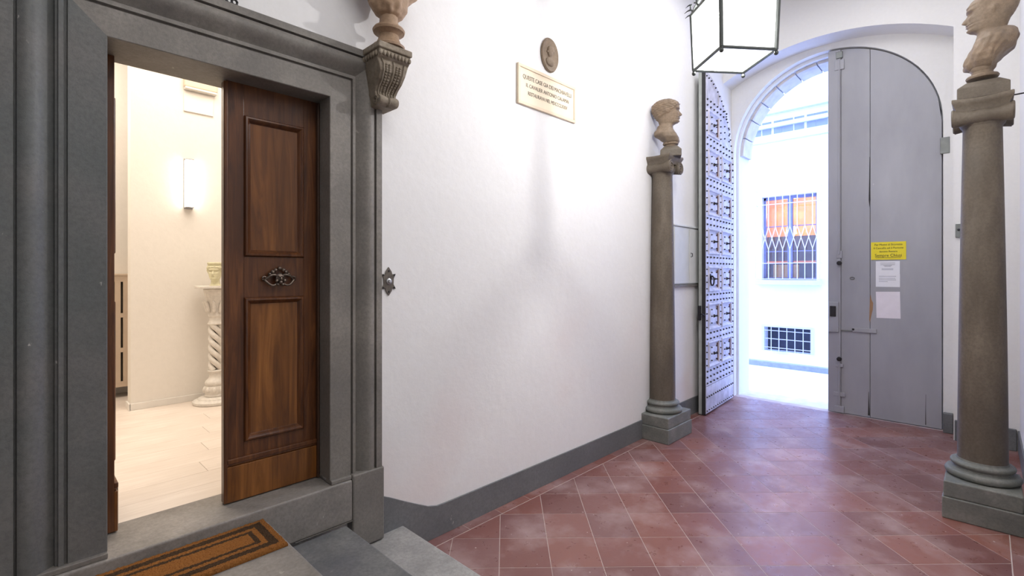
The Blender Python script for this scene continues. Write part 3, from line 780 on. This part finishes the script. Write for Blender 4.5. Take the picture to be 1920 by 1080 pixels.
# ------------------------------------------------------------------ plaque, medallion, bell plate
pl = tag(empty('marble_plaque', (3.0705,WY,3.184)), 'cream marble plaque with three lines of inscription on the white wall', 'plaque')
pw, ph = .3645, .155
MB().box(-pw,pw,-.014,0,-ph,ph).build('slab', M['marble'], pl, bevel=.002)
a = MB()
for (x0,x1,z0,z1) in ((-pw,pw,ph-.024,ph),(-pw,pw,-ph,-ph+.024),(-pw,-pw+.024,-ph+.024,ph-.024),(pw-.024,pw,-ph+.024,ph-.024)): a.box(x0,x1,-.022,-.010,z0,z1)
a.build('raised_border', M['marble_rim'], pl, bevel=.002)
RW = (PI/2,0,0)
text('QUESTE CASE GIA DEI MACHIAVELLI', .047, M['ink'], pl, (0,-.0148,.066), RW, sx=.80)
text('IL CAVALIER ANTONIO CALAMAI', .042, M['ink'], pl, (0,-.0148,.006), RW, sx=.86)
text('RESTAURAVA NEL MDCCCLXXIV', .042, M['ink'], pl, (0,-.0148,-.054), RW, sx=.80)
md = tag(empty('oval_medallion', (3.092,WY,3.515)), 'small brown oval relief medallion above the marble plaque', 'medallion')
a = MB(); a.lathe([(.001,0),(.104,0),(.108,-.012),(.102,-.022),(.094,-.020),(.086,-.014),(.001,-.013)], n=48, axis='y'); a.xf(Matrix.Diagonal((1,1,1.30,1))); a.build('oval_disc', M['terra_grey'], md, smooth=True)
a = MB(); a.ball((0,-.015,.028),.042,14,.82,.45,1.12); a.ball((-.030,-.016,.020),.014,8,1,.6,.8); a.ball((.014,-.018,.040),.034,10,1,.5,1); a.ball((0,-.014,-.055),.052,12,1,.3,.7); a.ball((.004,-.013,-.018),.022,10,1,.5,1.3)
a.build('relief_head', M['terra_grey'], md, smooth='full')
bp = tag(empty('bell_plate', (1.588,WY,1.675)), 'star-shaped aged brass bell plate on the white wall beside the door surround', 'bell plate')
hp = [(0,.088),(.020,.060),(.026,.042),(.050,.046),(.036,.018),(.034,-.018),(.050,-.046),(.026,-.042),(.020,-.060),(0,-.088)]
pts = hp + [(-x,z) for x,z in hp[::-1][1:-1]]
MB().prism(pts, 'y', -.008, 0).build('plate', M['plate_brass'], bp, bevel=.003)
MB().lathe([(.018,-.008),(.018,-.012),(.011,-.015),(.009,-.026),(.001,-.028)], n=20, axis='y').build('push_button', M['steel'], bp, smooth=True)
for (x_,z_) in ((0,.062),(0,-.062),(.037,.038),(-.037,.038),(.037,-.038),(-.037,-.038)):
    MB().ball((x_,-.009,z_),.0065,8,1,.5,1).build('screw', M['dark_gap'], bp)

# ------------------------------------------------------------------ wall cabinet behind the left column
cb = tag(empty('meter_cabinet', (5.63,WY,1.59)), 'flush white double-door meter cabinet on the wall between column and studded door', 'cabinet')
MB().box(-.33,.34,-.012,0,0,.68).build('body', M['cabinet'], cb, bevel=.003)
MB().box(-.325,.05,-.026,-.012,.012,.665).build('door', M['cabinet'], cb, bevel=.003)
MB().box(.068,.335,-.026,-.012,.012,.665).build('door', M['cabinet'], cb, bevel=.003)
MB().box(-.335,.345,-.032,0,-.022,-.002).build('bottom_ledge', M['serena'], cb, bevel=.002)
MB().box(-.335,.345,-.03,0,.682,.70).build('top_ledge', M['cabinet'], cb, bevel=.002)
MB().tube([(.10,-.026,.33),(.10,-.045,.335),(.10,-.045,.37),(.10,-.026,.375)], .005, 6).build('latch', M['iron'], cb)

# ------------------------------------------------------------------ portal: right leaf (closed)
LR = S(empty('door_3', (7.135,1.42,0.008)), 'closed blue-grey painted leaf of the arched street portal with notices on it', 'door')
def lv(y): return y-1.42
def zarch(y, R=1.093): return 3.395+math.sqrt(max(0, R*R-(y-PC)**2))-.008
def board(y0, y1, name, x0=0.0, x1=.07, mat='leaf_grey', zb=.0):
    n = max(3, int(abs(y1-y0)/.03)); v = []; f = []
    for i in range(n+1):
        y = y0+(y1-y0)*i/n
        for z in (zb, zarch(y)):
            v += [(x0,lv(y),z),(x1,lv(y),z)]
    for i in range(n):
        a, c = 4*i, 4*i+4
        f += [(a,c,c+2,a+2),(a+1,a+3,c+3,c+1),(a+2,c+2,c+3,a+3),(a,a+1,c+1,c)]
    f += [(0,2,3,1),(4*n,4*n+1,4*n+3,4*n+2)]
    return MB().add(v,f).build(name, M[mat], LR, bevel=.002, seg=1)
board(.352,.992,'board'); board(.996,1.284,'board'); board(1.286,1.418,'meeting_stile',-.014)
board(.36,1.41,'backing',.04,.072,'dark_gap')
MB().prism([(-.43,2.59),(-.424,2.84),(-.4245,3.1),(-.421,3.1),(-.417,2.8),(-.413,2.59),(-.42,2.5)], 'x', -.0015, .003).build('crack', M['dark_gap'], LR)
MB().prism([(-.425,.02),(-.418,.16),(-.414,.3),(-.411,.3),(-.408,.1),(-.405,.02)], 'x', -.0015, .003).build('crack', M['dark_gap'], LR)
MB().prism([(-.936,.02),(-.934,.2),(-.935,.36),(-.9325,.36),(-.931,.2),(-.929,.02)], 'x', -.0015, .003).build('crack', M['dark_gap'], LR)
MB().prism([(-.431,1.46),(-.440,1.40),(-.456,1.36),(-.452,1.28),(-.44,1.22),(-.425,1.13),(-.418,1.16),(-.424,1.40)], 'x', -.0025, .003).build('chipped_patch', M['bare_wood'], LR)
for (z0,z1) in ((1.95,4.35),(.10,.62)):
    MB().box(-.030,-.016,-.128,-.112,z0,z1).build('bolt_rod', M['leaf_grey'], LR, bevel=.004)
for z_ in (1.93,.66):
    MB().lathe([(.026,-.012),(.026,-.018),(.014,-.024),(.016,-.04),(.024,-.048),(.020,-.058),(.001,-.060)], (0,-.12,z_-.09*(z_>1)), 20, 'x').build('knob', M['iron'], LR, smooth=True)
for (z0,z1,h) in ((4.22,4.34,.05),(1.90,1.99,.028),(.0,.08,.05),(.20,.25,.06),(.56,.60,.04)):
    MB().box(-.022,0,-.12-h,-.12+h,z0,z1).build('bolt_keeper', M['leaf_grey'], LR, bevel=.004)
MB().box(-.030,.0,-.155,-.085,4.36,4.44).build('top_keeper', M['iron_grey'], LR, bevel=.006)
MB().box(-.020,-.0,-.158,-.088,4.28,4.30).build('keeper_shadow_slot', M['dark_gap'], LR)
MB().box(-.034,-.012,-.115,-.006,.985,1.36).build('lock_case', M['leaf_grey'], LR, bevel=.006)
MB().box(-.050,-.034,-.088,-.026,1.18,1.31).build('lock_body', M['iron'], LR, bevel=.005)
MB().box(-.018,0,-.49,-.255,1.005,1.055).build('hasp', M['leaf_grey'], LR, bevel=.004)
MB().box(-.012,0,-.26,-.02,1.005,1.02).build('hasp_bar', M['iron_grey'], LR, bevel=.002)
MB().lathe([(.014,0),(.014,-.016),(.008,-.026),(.001,-.027)], (0,-.262,1.035), 14, 'x').build('pin', M['iron'], LR, smooth=True)
MB().tube([(-.006,-.25+.022*math.cos(2*PI*k/20),1.655+.014*math.sin(2*PI*k/20)) for k in range(20)], .0035, 6, True).build('ring_hole', M['iron_grey'], LR)
MB().box(-.004,0,-.30,-.16,1.55,1.63).build('paint_scuff', M['leaf_edge'], LR) if False else None
# iron strap hinge on the jamb
MB().box(-.030,.02,-1.135,-1.055,3.02,3.20).build('hinge', M['iron_grey'], LR, bevel=.006)
# notices: each fixed to the leaf, things of their own
RP = (PI/2,0,-PI/2)
sg = tag(empty('warning_sign', (7.1335,.821,1.985)), 'yellow sign with four lines of black lettering on the grey portal leaf', 'sign')
MB().box(-.004,0,-.163,.163,-.104,.104).build('board', M['yellow'], sg, bevel=.008, seg=3)
text('Per Motivi di Sicurezza', .032, M['black'], sg, (-.0045,0,.072), RP, sx=.88)
text('il Cancello ed il Portone', .032, M['black'], sg, (-.0045,0,.032), RP, sx=.88)
text('devono Restare', .030, M['black'], sg, (-.0045,0,-.008), RP, sx=.88)
text('Sempre Chiusi', .050, M['black'], sg, (-.0045,0,-.055), RP, sx=.86)
MB().box(-.0052,-.004,-.115,.12,-.083,-.079).build('underline', M['black'], sg)
p1 = tag(empty('printed_notice', (7.1345,.827,1.714)), 'white printed notice sheet directly below the yellow sign', 'notice')
MB().box(-.0015,0,-.112,.112,-.003,.150).build('sheet', M['paper'], p1)
MB().box(-.0030,-.0016,-.114,.112,-.152,-.002).build('lower_sheet', M['paper'], p1)
a = MB()
for z_, w0, w1 in ((.128,-.07,.07),(.108,-.068,.068),(.098,-.04,.04),(.088,-.03,.03),(.062,-.056,.052),(.050,-.056,.052)): a.box(-.0022,-.0014,-w1,-w0,z_-.003,z_+.003)
for z_, w1 in ((.018-.045,.078),(-.050,.072),(-.068,.078),(-.088,.0)): a.box(-.0038,-.0029,-w1,.082,z_-.003,z_+.003)
a.build('print_lines', M['paper_line'], p1)
p2 = tag(empty('blank_notice', (7.1345,.822,1.352)), 'faded pinkish paper sheet, the lowest notice on the grey portal leaf', 'notice')
MB().prism([(-.114,-.152),(.110,-.156),(.116,.152),(-.108,.158)], 'x', -.002, 0).build('sheet', M['paper_pink'], p2)
# switch on the wall beside the portal
sw = tag(empty('wall_switch', (6.80,.205,2.16)), 'small grey metal wall switch half hidden by the right column', 'switch')
MB().box(-.022,0,-.035,.025,-.07,.07).build('plate', M['iron_grey'], sw, bevel=.003)
MB().lathe([(.012,-.022),(.010,-.030),(.001,-.031)], (0,0,.01), 14, 'x').build('button', M['iron'], sw)

# ------------------------------------------------------------------ portal: left leaf (open, studded outer face to the hall)
LL = S(empty('door_4', (5.85,2.430,.01)), 'open studded leaf of the street portal standing against the left wall', 'door')
LL.rotation_euler = (0,0,math.atan2(.07,1.09))
LW, SP, RR = 1.085, 3.12, 1.06
def lz(x): return SP+math.sqrt(max(0,RR*RR-max(0,x-.02)**2))
def lboard(x0,x1,name,y0,y1,mat,dz=0):
    n = max(2,int((x1-x0)/.03)); v = []; f = []
    for i in range(n+1):
        x = x0+(x1-x0)*i/n
        for z in (0, lz(x)-dz): v += [(x,y0,z),(x,y1,z)]
    for i in range(n):
        a, c = 4*i, 4*i+4
        f += [(a,a+2,c+2,c),(a+1,c+1,c+3,a+3),(a+2,a+3,c+3,c+2),(a,c,c+1,a+1)]
    f += [(0,1,3,2),(4*n,4*n+2,4*n+3,4*n+1)]
    return MB().add(v,f).build(name, M[mat], LL, bevel=.002, seg=1)
lboard(.0,LW,'back_boards',.045,.085,'leaf_edge')
lboard(.004,LW-.003,'core_boards',.014,.044,'studwood')
MB().box(-.004,.0,.0,.044,0,SP+RR-.01).build('edge_iron', M['dark_gap'], LL)
# rails, stiles -> the panels stay sunk
rows_z = [.56,.89,1.36,1.81,2.31,2.81,3.30,3.83]
pz = [(.555,.875),(1.015,1.345),(1.485,1.80),(1.945,2.27),(2.42,2.75),(2.90,3.24),(3.40,3.72)]
stl = [(.0,.085),(.50,.585),(1.0,LW)]
for (x0,x1) in stl:
    z1 = lz(max(abs(x0),abs(x1)))-.01
    MB().box(x0+.002,x1,-.002,.014,.34,z1).build('stile', M['studwood'], LL, bevel=.003)
zr = [(.34,.555)]+[(pz[i][1],pz[i+1][0]) for i in range(6)]+[(3.72,3.86)]
for (z0,z1) in zr:
    for (x0,x1) in ((.085,.50),(.585,1.0)):
        if lz(x1) > z1+.02: MB().box(x0,x1,-.001,.0139,z0,z1).build('rail', M['studwood'], LL, bevel=.003)
for (z0,z1) in pz:
    for (x0,x1) in ((.085,.50),(.585,1.0)):
        if lz(x1) < z1+.03: continue
        pm = MB(); rings = [(0,-.006),(.010,-.014),(.022,-.012),(.034,.004),(.050,.012)]
        v = []; f = []
        for d,y in rings: v += [(x0+d,y,z0+d),(x1-d,y,z0+d),(x1-d,y,z1-d),(x0+d,y,z1-d)]
        for i in range(len(rings)-1):
            for k in range(4): f.append((4*i+k,4*i+(k+1)%4,4*i+4+(k+1)%4,4*i+4+k))
        v0 = len(v); v += [(x0,.013,z0),(x1,.013,z0),(x1,.013,z1),(x0,.013,z1)]
        for k in range(4): f.append((k,(k+1)%4,v0+(k+1)%4,v0+k))
        pm.add(v,f).build('panel_moulding', M['studwood'], LL)
        MB().box(x0+.075,x1-.075,-.002,.0139,z0+.075,z1-.075).build('raised_panel', M['studwood'], LL, bevel=.006)
        MB().box(x1-.051,x1-.050,-.004,.013,z0+.05,z1-.05).build('panel_reveal_shade', M['reveal_shade'], LL)  # red-brown wood strip on one side only, painting the reveal's shadow
        MB().lathe([(.022,.0),(.018,-.012),(.010,-.020),(.006,-.050),(.001,-.056)], ((x0+x1)/2,-.002,(z0+z1)/2), 10, 'y').build('spike', M['iron'], LL)
st_ = MB()
def stud(x,z,r=.0115,y=0): 
    if z < lz(x)-.03: st_.lathe([(r,.0+y),(r*.9,-.009+y),(r*.5,-.017+y),(.0008,-.020+y)], (x,0,z), 6, 'y')
for (z0,z1) in zr:
    nrow = 2 if z1-z0 < .2 else 3
    for k in range(nrow):
        z = z0+(z1-z0)*(k+.5)/nrow
        for i in range(9): stud(.045+i*.122, z, .013)
for (z0,z1) in pz:
    for xx in (.025,.54,1.045):
        for k in range(4): stud(xx, z0+(z1-z0)*(k+.5)/4, .010)
    for (x0,x1) in ((.085,.50),(.585,1.0)):
        for fx in (.28,.72):
            for fz in (.25,.5,.75):
                if fx == .5 and fz == .5: continue
                stud(x0+(x1-x0)*fx, z0+(z1-z0)*fz, .010)
for i in range(14): stud(.03+i*.078, .21, .012); stud(.03+i*.078, .045, .008)
for i in range(20):
    a = i/19*PI/2; stud(.02+(RR-.05)*math.sin(a), SP+(RR-.08)*math.cos(a), .010)
o = st_.build('studs', M['iron'], LL); o['kind'] = 'stuff'
MB().box(.006,LW-.006,-.003,.014,.01,.335).build('kick_plate', M['studwood'], LL, bevel=.003)
MB().tube([(.15+.0,-.03-.02*math.sin(a),1.62+.055*math.cos(a)) for a in [2*PI*k/24 for k in range(24)]], .009, 8, True).build('ring_handle', M['iron'], LL, smooth='full')
MB().lathe([(.03,0),(.03,-.010),(.012,-.016),(.010,-.04)], (.15,0,1.675), 14, 'y').build('ring_boss', M['iron'], LL)
MB().box(-.045,.0,.050,.082,1.14,1.32).build('lock_case', M['iron'], LL, bevel=.008)
MB().tube([(-.03,.05,1.22),(-.05,.02,1.22),(-.02,.0,1.20)], .007, 6).build('latch_bar', M['iron'], LL)

# ------------------------------------------------------------------ hanging lantern
LN = tag(empty('hanging_lantern', (3.282,1.184,3.11), math.radians(50.1)), 'black iron hall lantern with lit frosted panes hanging from the ceiling', 'lantern')
hb, ht, LH = .178, .190, .385
def cor(s, z): return [(-s,-s,z),(s,-s,z),(s,s,z),(-s,s,z)]
cb_, ct_ = cor(hb,0), cor(ht,LH)
for k in range(4):
    MB().tube([cb_[k],ct_[k]], .014, 6).build('corner_post', M['lantern_iron'], LN)
    MB().tube([cb_[k],cb_[(k+1)%4]], .010, 6).build('bottom_bar', M['lantern_iron'], LN)
    MB().tube([ct_[k],ct_[(k+1)%4]], .012, 6).build('top_bar', M['lantern_iron'], LN)
    MB().ball((cb_[k][0],cb_[k][1],-.022),.014,10).ball((cb_[k][0],cb_[k][1],-.006),.010,8).build('ball_foot', M['lantern_iron'], LN, smooth='full')
    a_, b2 = cb_[k], cb_[(k+1)%4]; c_, d_ = ct_[(k+1)%4], ct_[k]
    q = .985
    MB().add([(a_[0]*q,a_[1]*q,.006),(b2[0]*q,b2[1]*q,.006),(c_[0]*q,c_[1]*q,LH-.006),(d_[0]*q,d_[1]*q,LH-.006)], [(0,1,2,3)]).build('pane', M['lantern_glass'], LN, fixn=False)
    # roof rib, leaf curls
    MB().tube([(ct_[k][0]*(1-t)**.8*1.0+0, ct_[k][1]*(1-t)**.8, LH+.30*t**.9) for t in [i/8*.95 for i in range(9)]], .009, 6).build('roof_rib', M['lantern_iron'], LN)
    sgx = math.copysign(1,ct_[k][0]); sgy = math.copysign(1,ct_[k][1]); a = MB()
    for (z_, s_) in ((.0,.030),(.035,.034),(.07,.028)):
        a.tube([(ct_[k][0]+sgx*s_*t, ct_[k][1]+sgy*s_*t, LH+z_+.012*t-.022*t*t) for t in (0,.3,.6,1)], [.006,.005,.0035,.0015], 6)
    a.build('leaf_spike', M['lantern_iron'], LN)
    m0 = Vector(ct_[k]); m1 = Vector(ct_[(k+1)%4])
    for i in range(5):
        p = m0.lerp(m1, (i+.5)/5)
        MB().tube([(p.x*(1-.1*math.sin(u)), p.y*(1-.1*math.sin(u)), LH+.035+.028*math.cos(u)) for u in [j*PI/5 for j in range(10)]], .005, 6).build('crest_scroll', M['lantern_iron'], LN)
# the lantern is open at the bottom
MB().lathe([(.03,.66),(.045,.68),(.03,.70),(.012,.71),(.012,.74)], n=16).build('finial', M['lantern_iron'], LN)
a = MB(); z = .75; k = 0
while z < HC-3.11-.03:
    e = [(.018*math.cos(u),0,z+.03*math.sin(u)) for u in [2*PI*j/10 for j in range(10)]]
    if k%2: e = [(0,p[0],p[2]) for p in e]
    a.tube(e, .0045, 5, True); z += .048; k += 1
a.build('chain', M['lantern_iron'], LN)
MB().lathe([(.012,.30),(.012,.66)], n=8).build('lamp_stem', M['lantern_iron'], LN)
MB().ball((.02,-.03,.345),.030,12).build('bulb', M['bulb'], LN, smooth='full')
ll = light('lantern_bulb_light', 'POINT', (3.315,1.192,3.372), 94, (1,.98,.965), .036)

# ------------------------------------------------------------------ the street
S(MB().box(7.62,9.84,-9,14,-.2,-.02).build('street_ground', M['street_floor']), 'pale stone paved street outside the portal', 'street')
S(MB().box(9.84,9.97,-9,14,-.2,.075).build('street_kerb', M['kerb_dark'], bevel=.01), 'grey stone kerb on the far side of the street', 'kerb')
sw_ = S(MB().box(9.97,11.3,-9,14,-.2,.06).build('street_sidewalk', M['street_floor']), 'pale pavement along the building across the street', 'pavement')
SX = 11.0
wy0, wy1, wz0, wz1 = 2.385, 3.386, 1.585, 3.31
cy0, cy1, cz0, cz1 = 2.485, 3.334, .115, .61
b = MB(); T = .28
b.box(SX,SX+T,-9,wy0,-.1,6.25).box(SX,SX+T,wy1,14,-.1,6.25).box(SX,SX+T,wy0,wy1,wz1,6.25).box(SX,SX+T,wy0,wy1,cz1,wz0)
b.box(SX,SX+T,wy0,cy0,-.1,cz1).box(SX,SX+T,cy1,wy1,-.1,cz1).box(SX,SX+T,cy0,cy1,-.1,cz0)
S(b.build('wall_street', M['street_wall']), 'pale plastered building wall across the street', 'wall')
MB().box(SX-.02,SX+.02,wy0-.06,wy1+.06,wz0-.0,wz0+.0).v
W1 = S(empty('window_1', (SX,(wy0+wy1)/2,wz0)), 'barred street window glowing orange from inside across the street', 'window')
hw = (wy1-wy0)/2; hh = wz1-wz0
MB().box(-.16,.26,-hw-.09,hw+.09,-.10,.0).build('window_sill', M['cornice'], W1, bevel=.006)
a = MB(); fx0, fx1 = .14,.20
a.box(fx0,fx1,-hw,-hw+.045,0,hh).box(fx0,fx1,hw-.045,hw,0,hh).box(fx0,fx1,-hw,hw,0,.045).box(fx0,fx1,-hw,hw,hh-.06,hh)
a.build('window_frame', M['frame_blue'], W1, bevel=.004)
MB().box(fx0-.01,fx1,-.045,.045,.04,hh-.05).build('mullion', M['frame_blue'], W1, bevel=.004)
for s_ in (-1,1):
    for z_ in (.58,1.10): MB().box(fx0+.01,fx1-.01,min(s_*.045,s_*(hw-.04)),max(s_*.045,s_*(hw-.04)),z_,z_+.018).build('glazing_bar', M['frame_blue'], W1)
    MB().box(.172,.176,min(s_*.045,s_*(hw-.045)),max(s_*.045,s_*(hw-.045)),.045,hh-.06).build('pane', M['glass'], W1)
# the lit room behind it
RB = S(empty('window_room', (SX+T,(wy0+wy1)/2,wz0)), 'amber-lit room seen behind the barred street window', 'room')
a = MB(); a.box(1.6,1.7,-1.4,1.4,-.3,2.4).box(0,1.7,-1.5,-1.4,-.3,2.4).box(0,1.7,1.4,1.5,-.3,2.4).box(0,1.7,-1.5,1.5,2.3,2.4)
a.build('room_wall', M['amber'], RB); MB().box(0,1.7,-1.4,1.4,-.35,-.25).build('room_floor', M['dark_room'], RB)
bk = tag(empty('dark_cupboard', (SX+T+.95,(wy0+wy1)/2,wz0-.25)), 'dark furniture silhouette behind the orange window across the street', 'cupboard')
MB().box(0,.5,-1.2,1.0,0,1.22).build('body', M['dark_room'], bk); MB().box(-.03,.0,-.9,.9,.62,.66).build('shelf', M['shelf_orange'], bk)
MB().box(-.03,0,.10,.62,.25,.58).build('cloth', M['olive'], bk); MB().box(-.03,0,-.8,-.45,.28,.40).build('box_stack', M['shelf_orange'], bk)
lp = tag(empty('table_lamp', (SX+T+1.1,(wy0+wy1)/2+.30,wz0+.98)), 'glowing yellow lamp inside the barred street window', 'lamp')
MB().lathe([(.05,0),(.015,.02),(.015,.06)], n=16).build('lamp_base', M['bronze'], lp)
MB().lathe([(.12,.05),(.075,.24)], n=20).build('lamp_shade', M['warm_lamp'], lp)
light('street_room_light', 'POINT', (SX+T+.7,(wy0+wy1)/2+.2,wz0+1.55), 55, (1,.62,.28), .15)
# window grille
G = tag(empty('window_grille', (SX-.13,(wy0+wy1)/2,wz0+.02)), 'pale iron cage grille with a row of diamonds over the street window', 'grille')
gy, gz = hw+.085, hh+.10
pitch = 2*hw/7.6
bars = [(-3.5+k)*pitch*1.0 for k in range(8)]
rr_ = .0085
d0, d1 = .60, 1.06
for y_ in bars:
    MB().tube([(0,y_,0),(0,y_,d0)], rr_, 6).tube([(0,y_,d1),(0,y_,gz)], rr_, 6).build('bar', M['grille'], G)
for i in range(-1, 8):
    y_ = (-3.5+i)*pitch
    for s_ in (1,-1):
        ya, yb = (y_, y_+pitch)
        if i == -1: ya = y_+pitch/2 if s_ > 0 else ya; 
        pA, pB = ((0,y_,d1),(0,y_+pitch,d0)) if s_ > 0 else ((0,y_,d0),(0,y_+pitch,d1))
        if i == -1:
            m_y = y_+pitch/2; pA = (0,m_y,(d0+d1)/2)
        if i == 7:
            m_y = y_+pitch/2; pB = (0,m_y,(d0+d1)/2)
        MB().tube([pA,pB], rr_*.9, 6).build('diamond_bar', M['grille'], G)
for z_ in (.0,.32,gz-.30,gz):
    MB().tube([(.13,-gy,z_),(0,-gy,z_),(0,gy,z_),(.13,gy,z_)], rr_, 6).build('cross_bar', M['grille'], G)
for s_ in (-1,1): MB().tube([(0,s_*gy,0),(0,s_*gy,gz)], rr_, 6).build('side_bar', M['grille'], G)
# cellar window
W2 = S(empty('window_2', (SX,(cy0+cy1)/2,cz0)), 'low dark cellar window with a square iron grid across the street', 'window')
cw, ch = (cy1-cy0)/2, cz1-cz0
MB().box(.24,.27,-cw,cw,0,ch).build('dark_shutter', M['dark_room'], W2)
MB().box(-.02,.0,-cw-.05,cw+.05,ch,ch+.04).box(-.02,.0,-cw-.05,-cw,0,ch).box(-.02,.0,cw,cw+.05,0,ch).build('window_surround', M['cornice'], W2)
for k in range(5): y_ = -cw+2*cw*(k+.9)/5.8; MB().tube([(.0,y_,0),(.0,y_,ch)], .008, 6).build('bar', M['grille'], W2)
for z_ in (.07,.25,.42): MB().tube([(.012,-cw,z_),(.012,cw,z_)], .008, 6).build('cross_bar', M['grille'], W2)
# cornices high on the street wall
for i, (z0,z1,out,mt_) in enumerate(((4.43,4.47,.05,'cornice'),(4.72,4.80,.08,'cornice'),(5.00,5.10,.12,'cornice'))):
    S(MB().box(SX-out,SX,-9,14,z0,z1).build('trim_%d'%(4+i), M[mt_], bevel=.006), ['lowest','middle','topmost'][i]+' pale string course on the building across the street', 'cornice')
for row, (z0,z1) in enumerate(((4.80,4.86),(4.60,4.72))):
    r = S(empty('trim_%d'%(7+row), (SX,3,z0)), ['upper','lower'][row]+' row of small grey strips painting shadow between the street cornices', 'cornice')
    for k in range(26):
        y_ = -1.2+k*.20
        MB().box(-.012,.0,y_,y_+.15+.02*(k%3),0,z1-z0).build('slot', M['cornice_shade'], r)  # grey strips coloured as the shadow beneath the mouldings
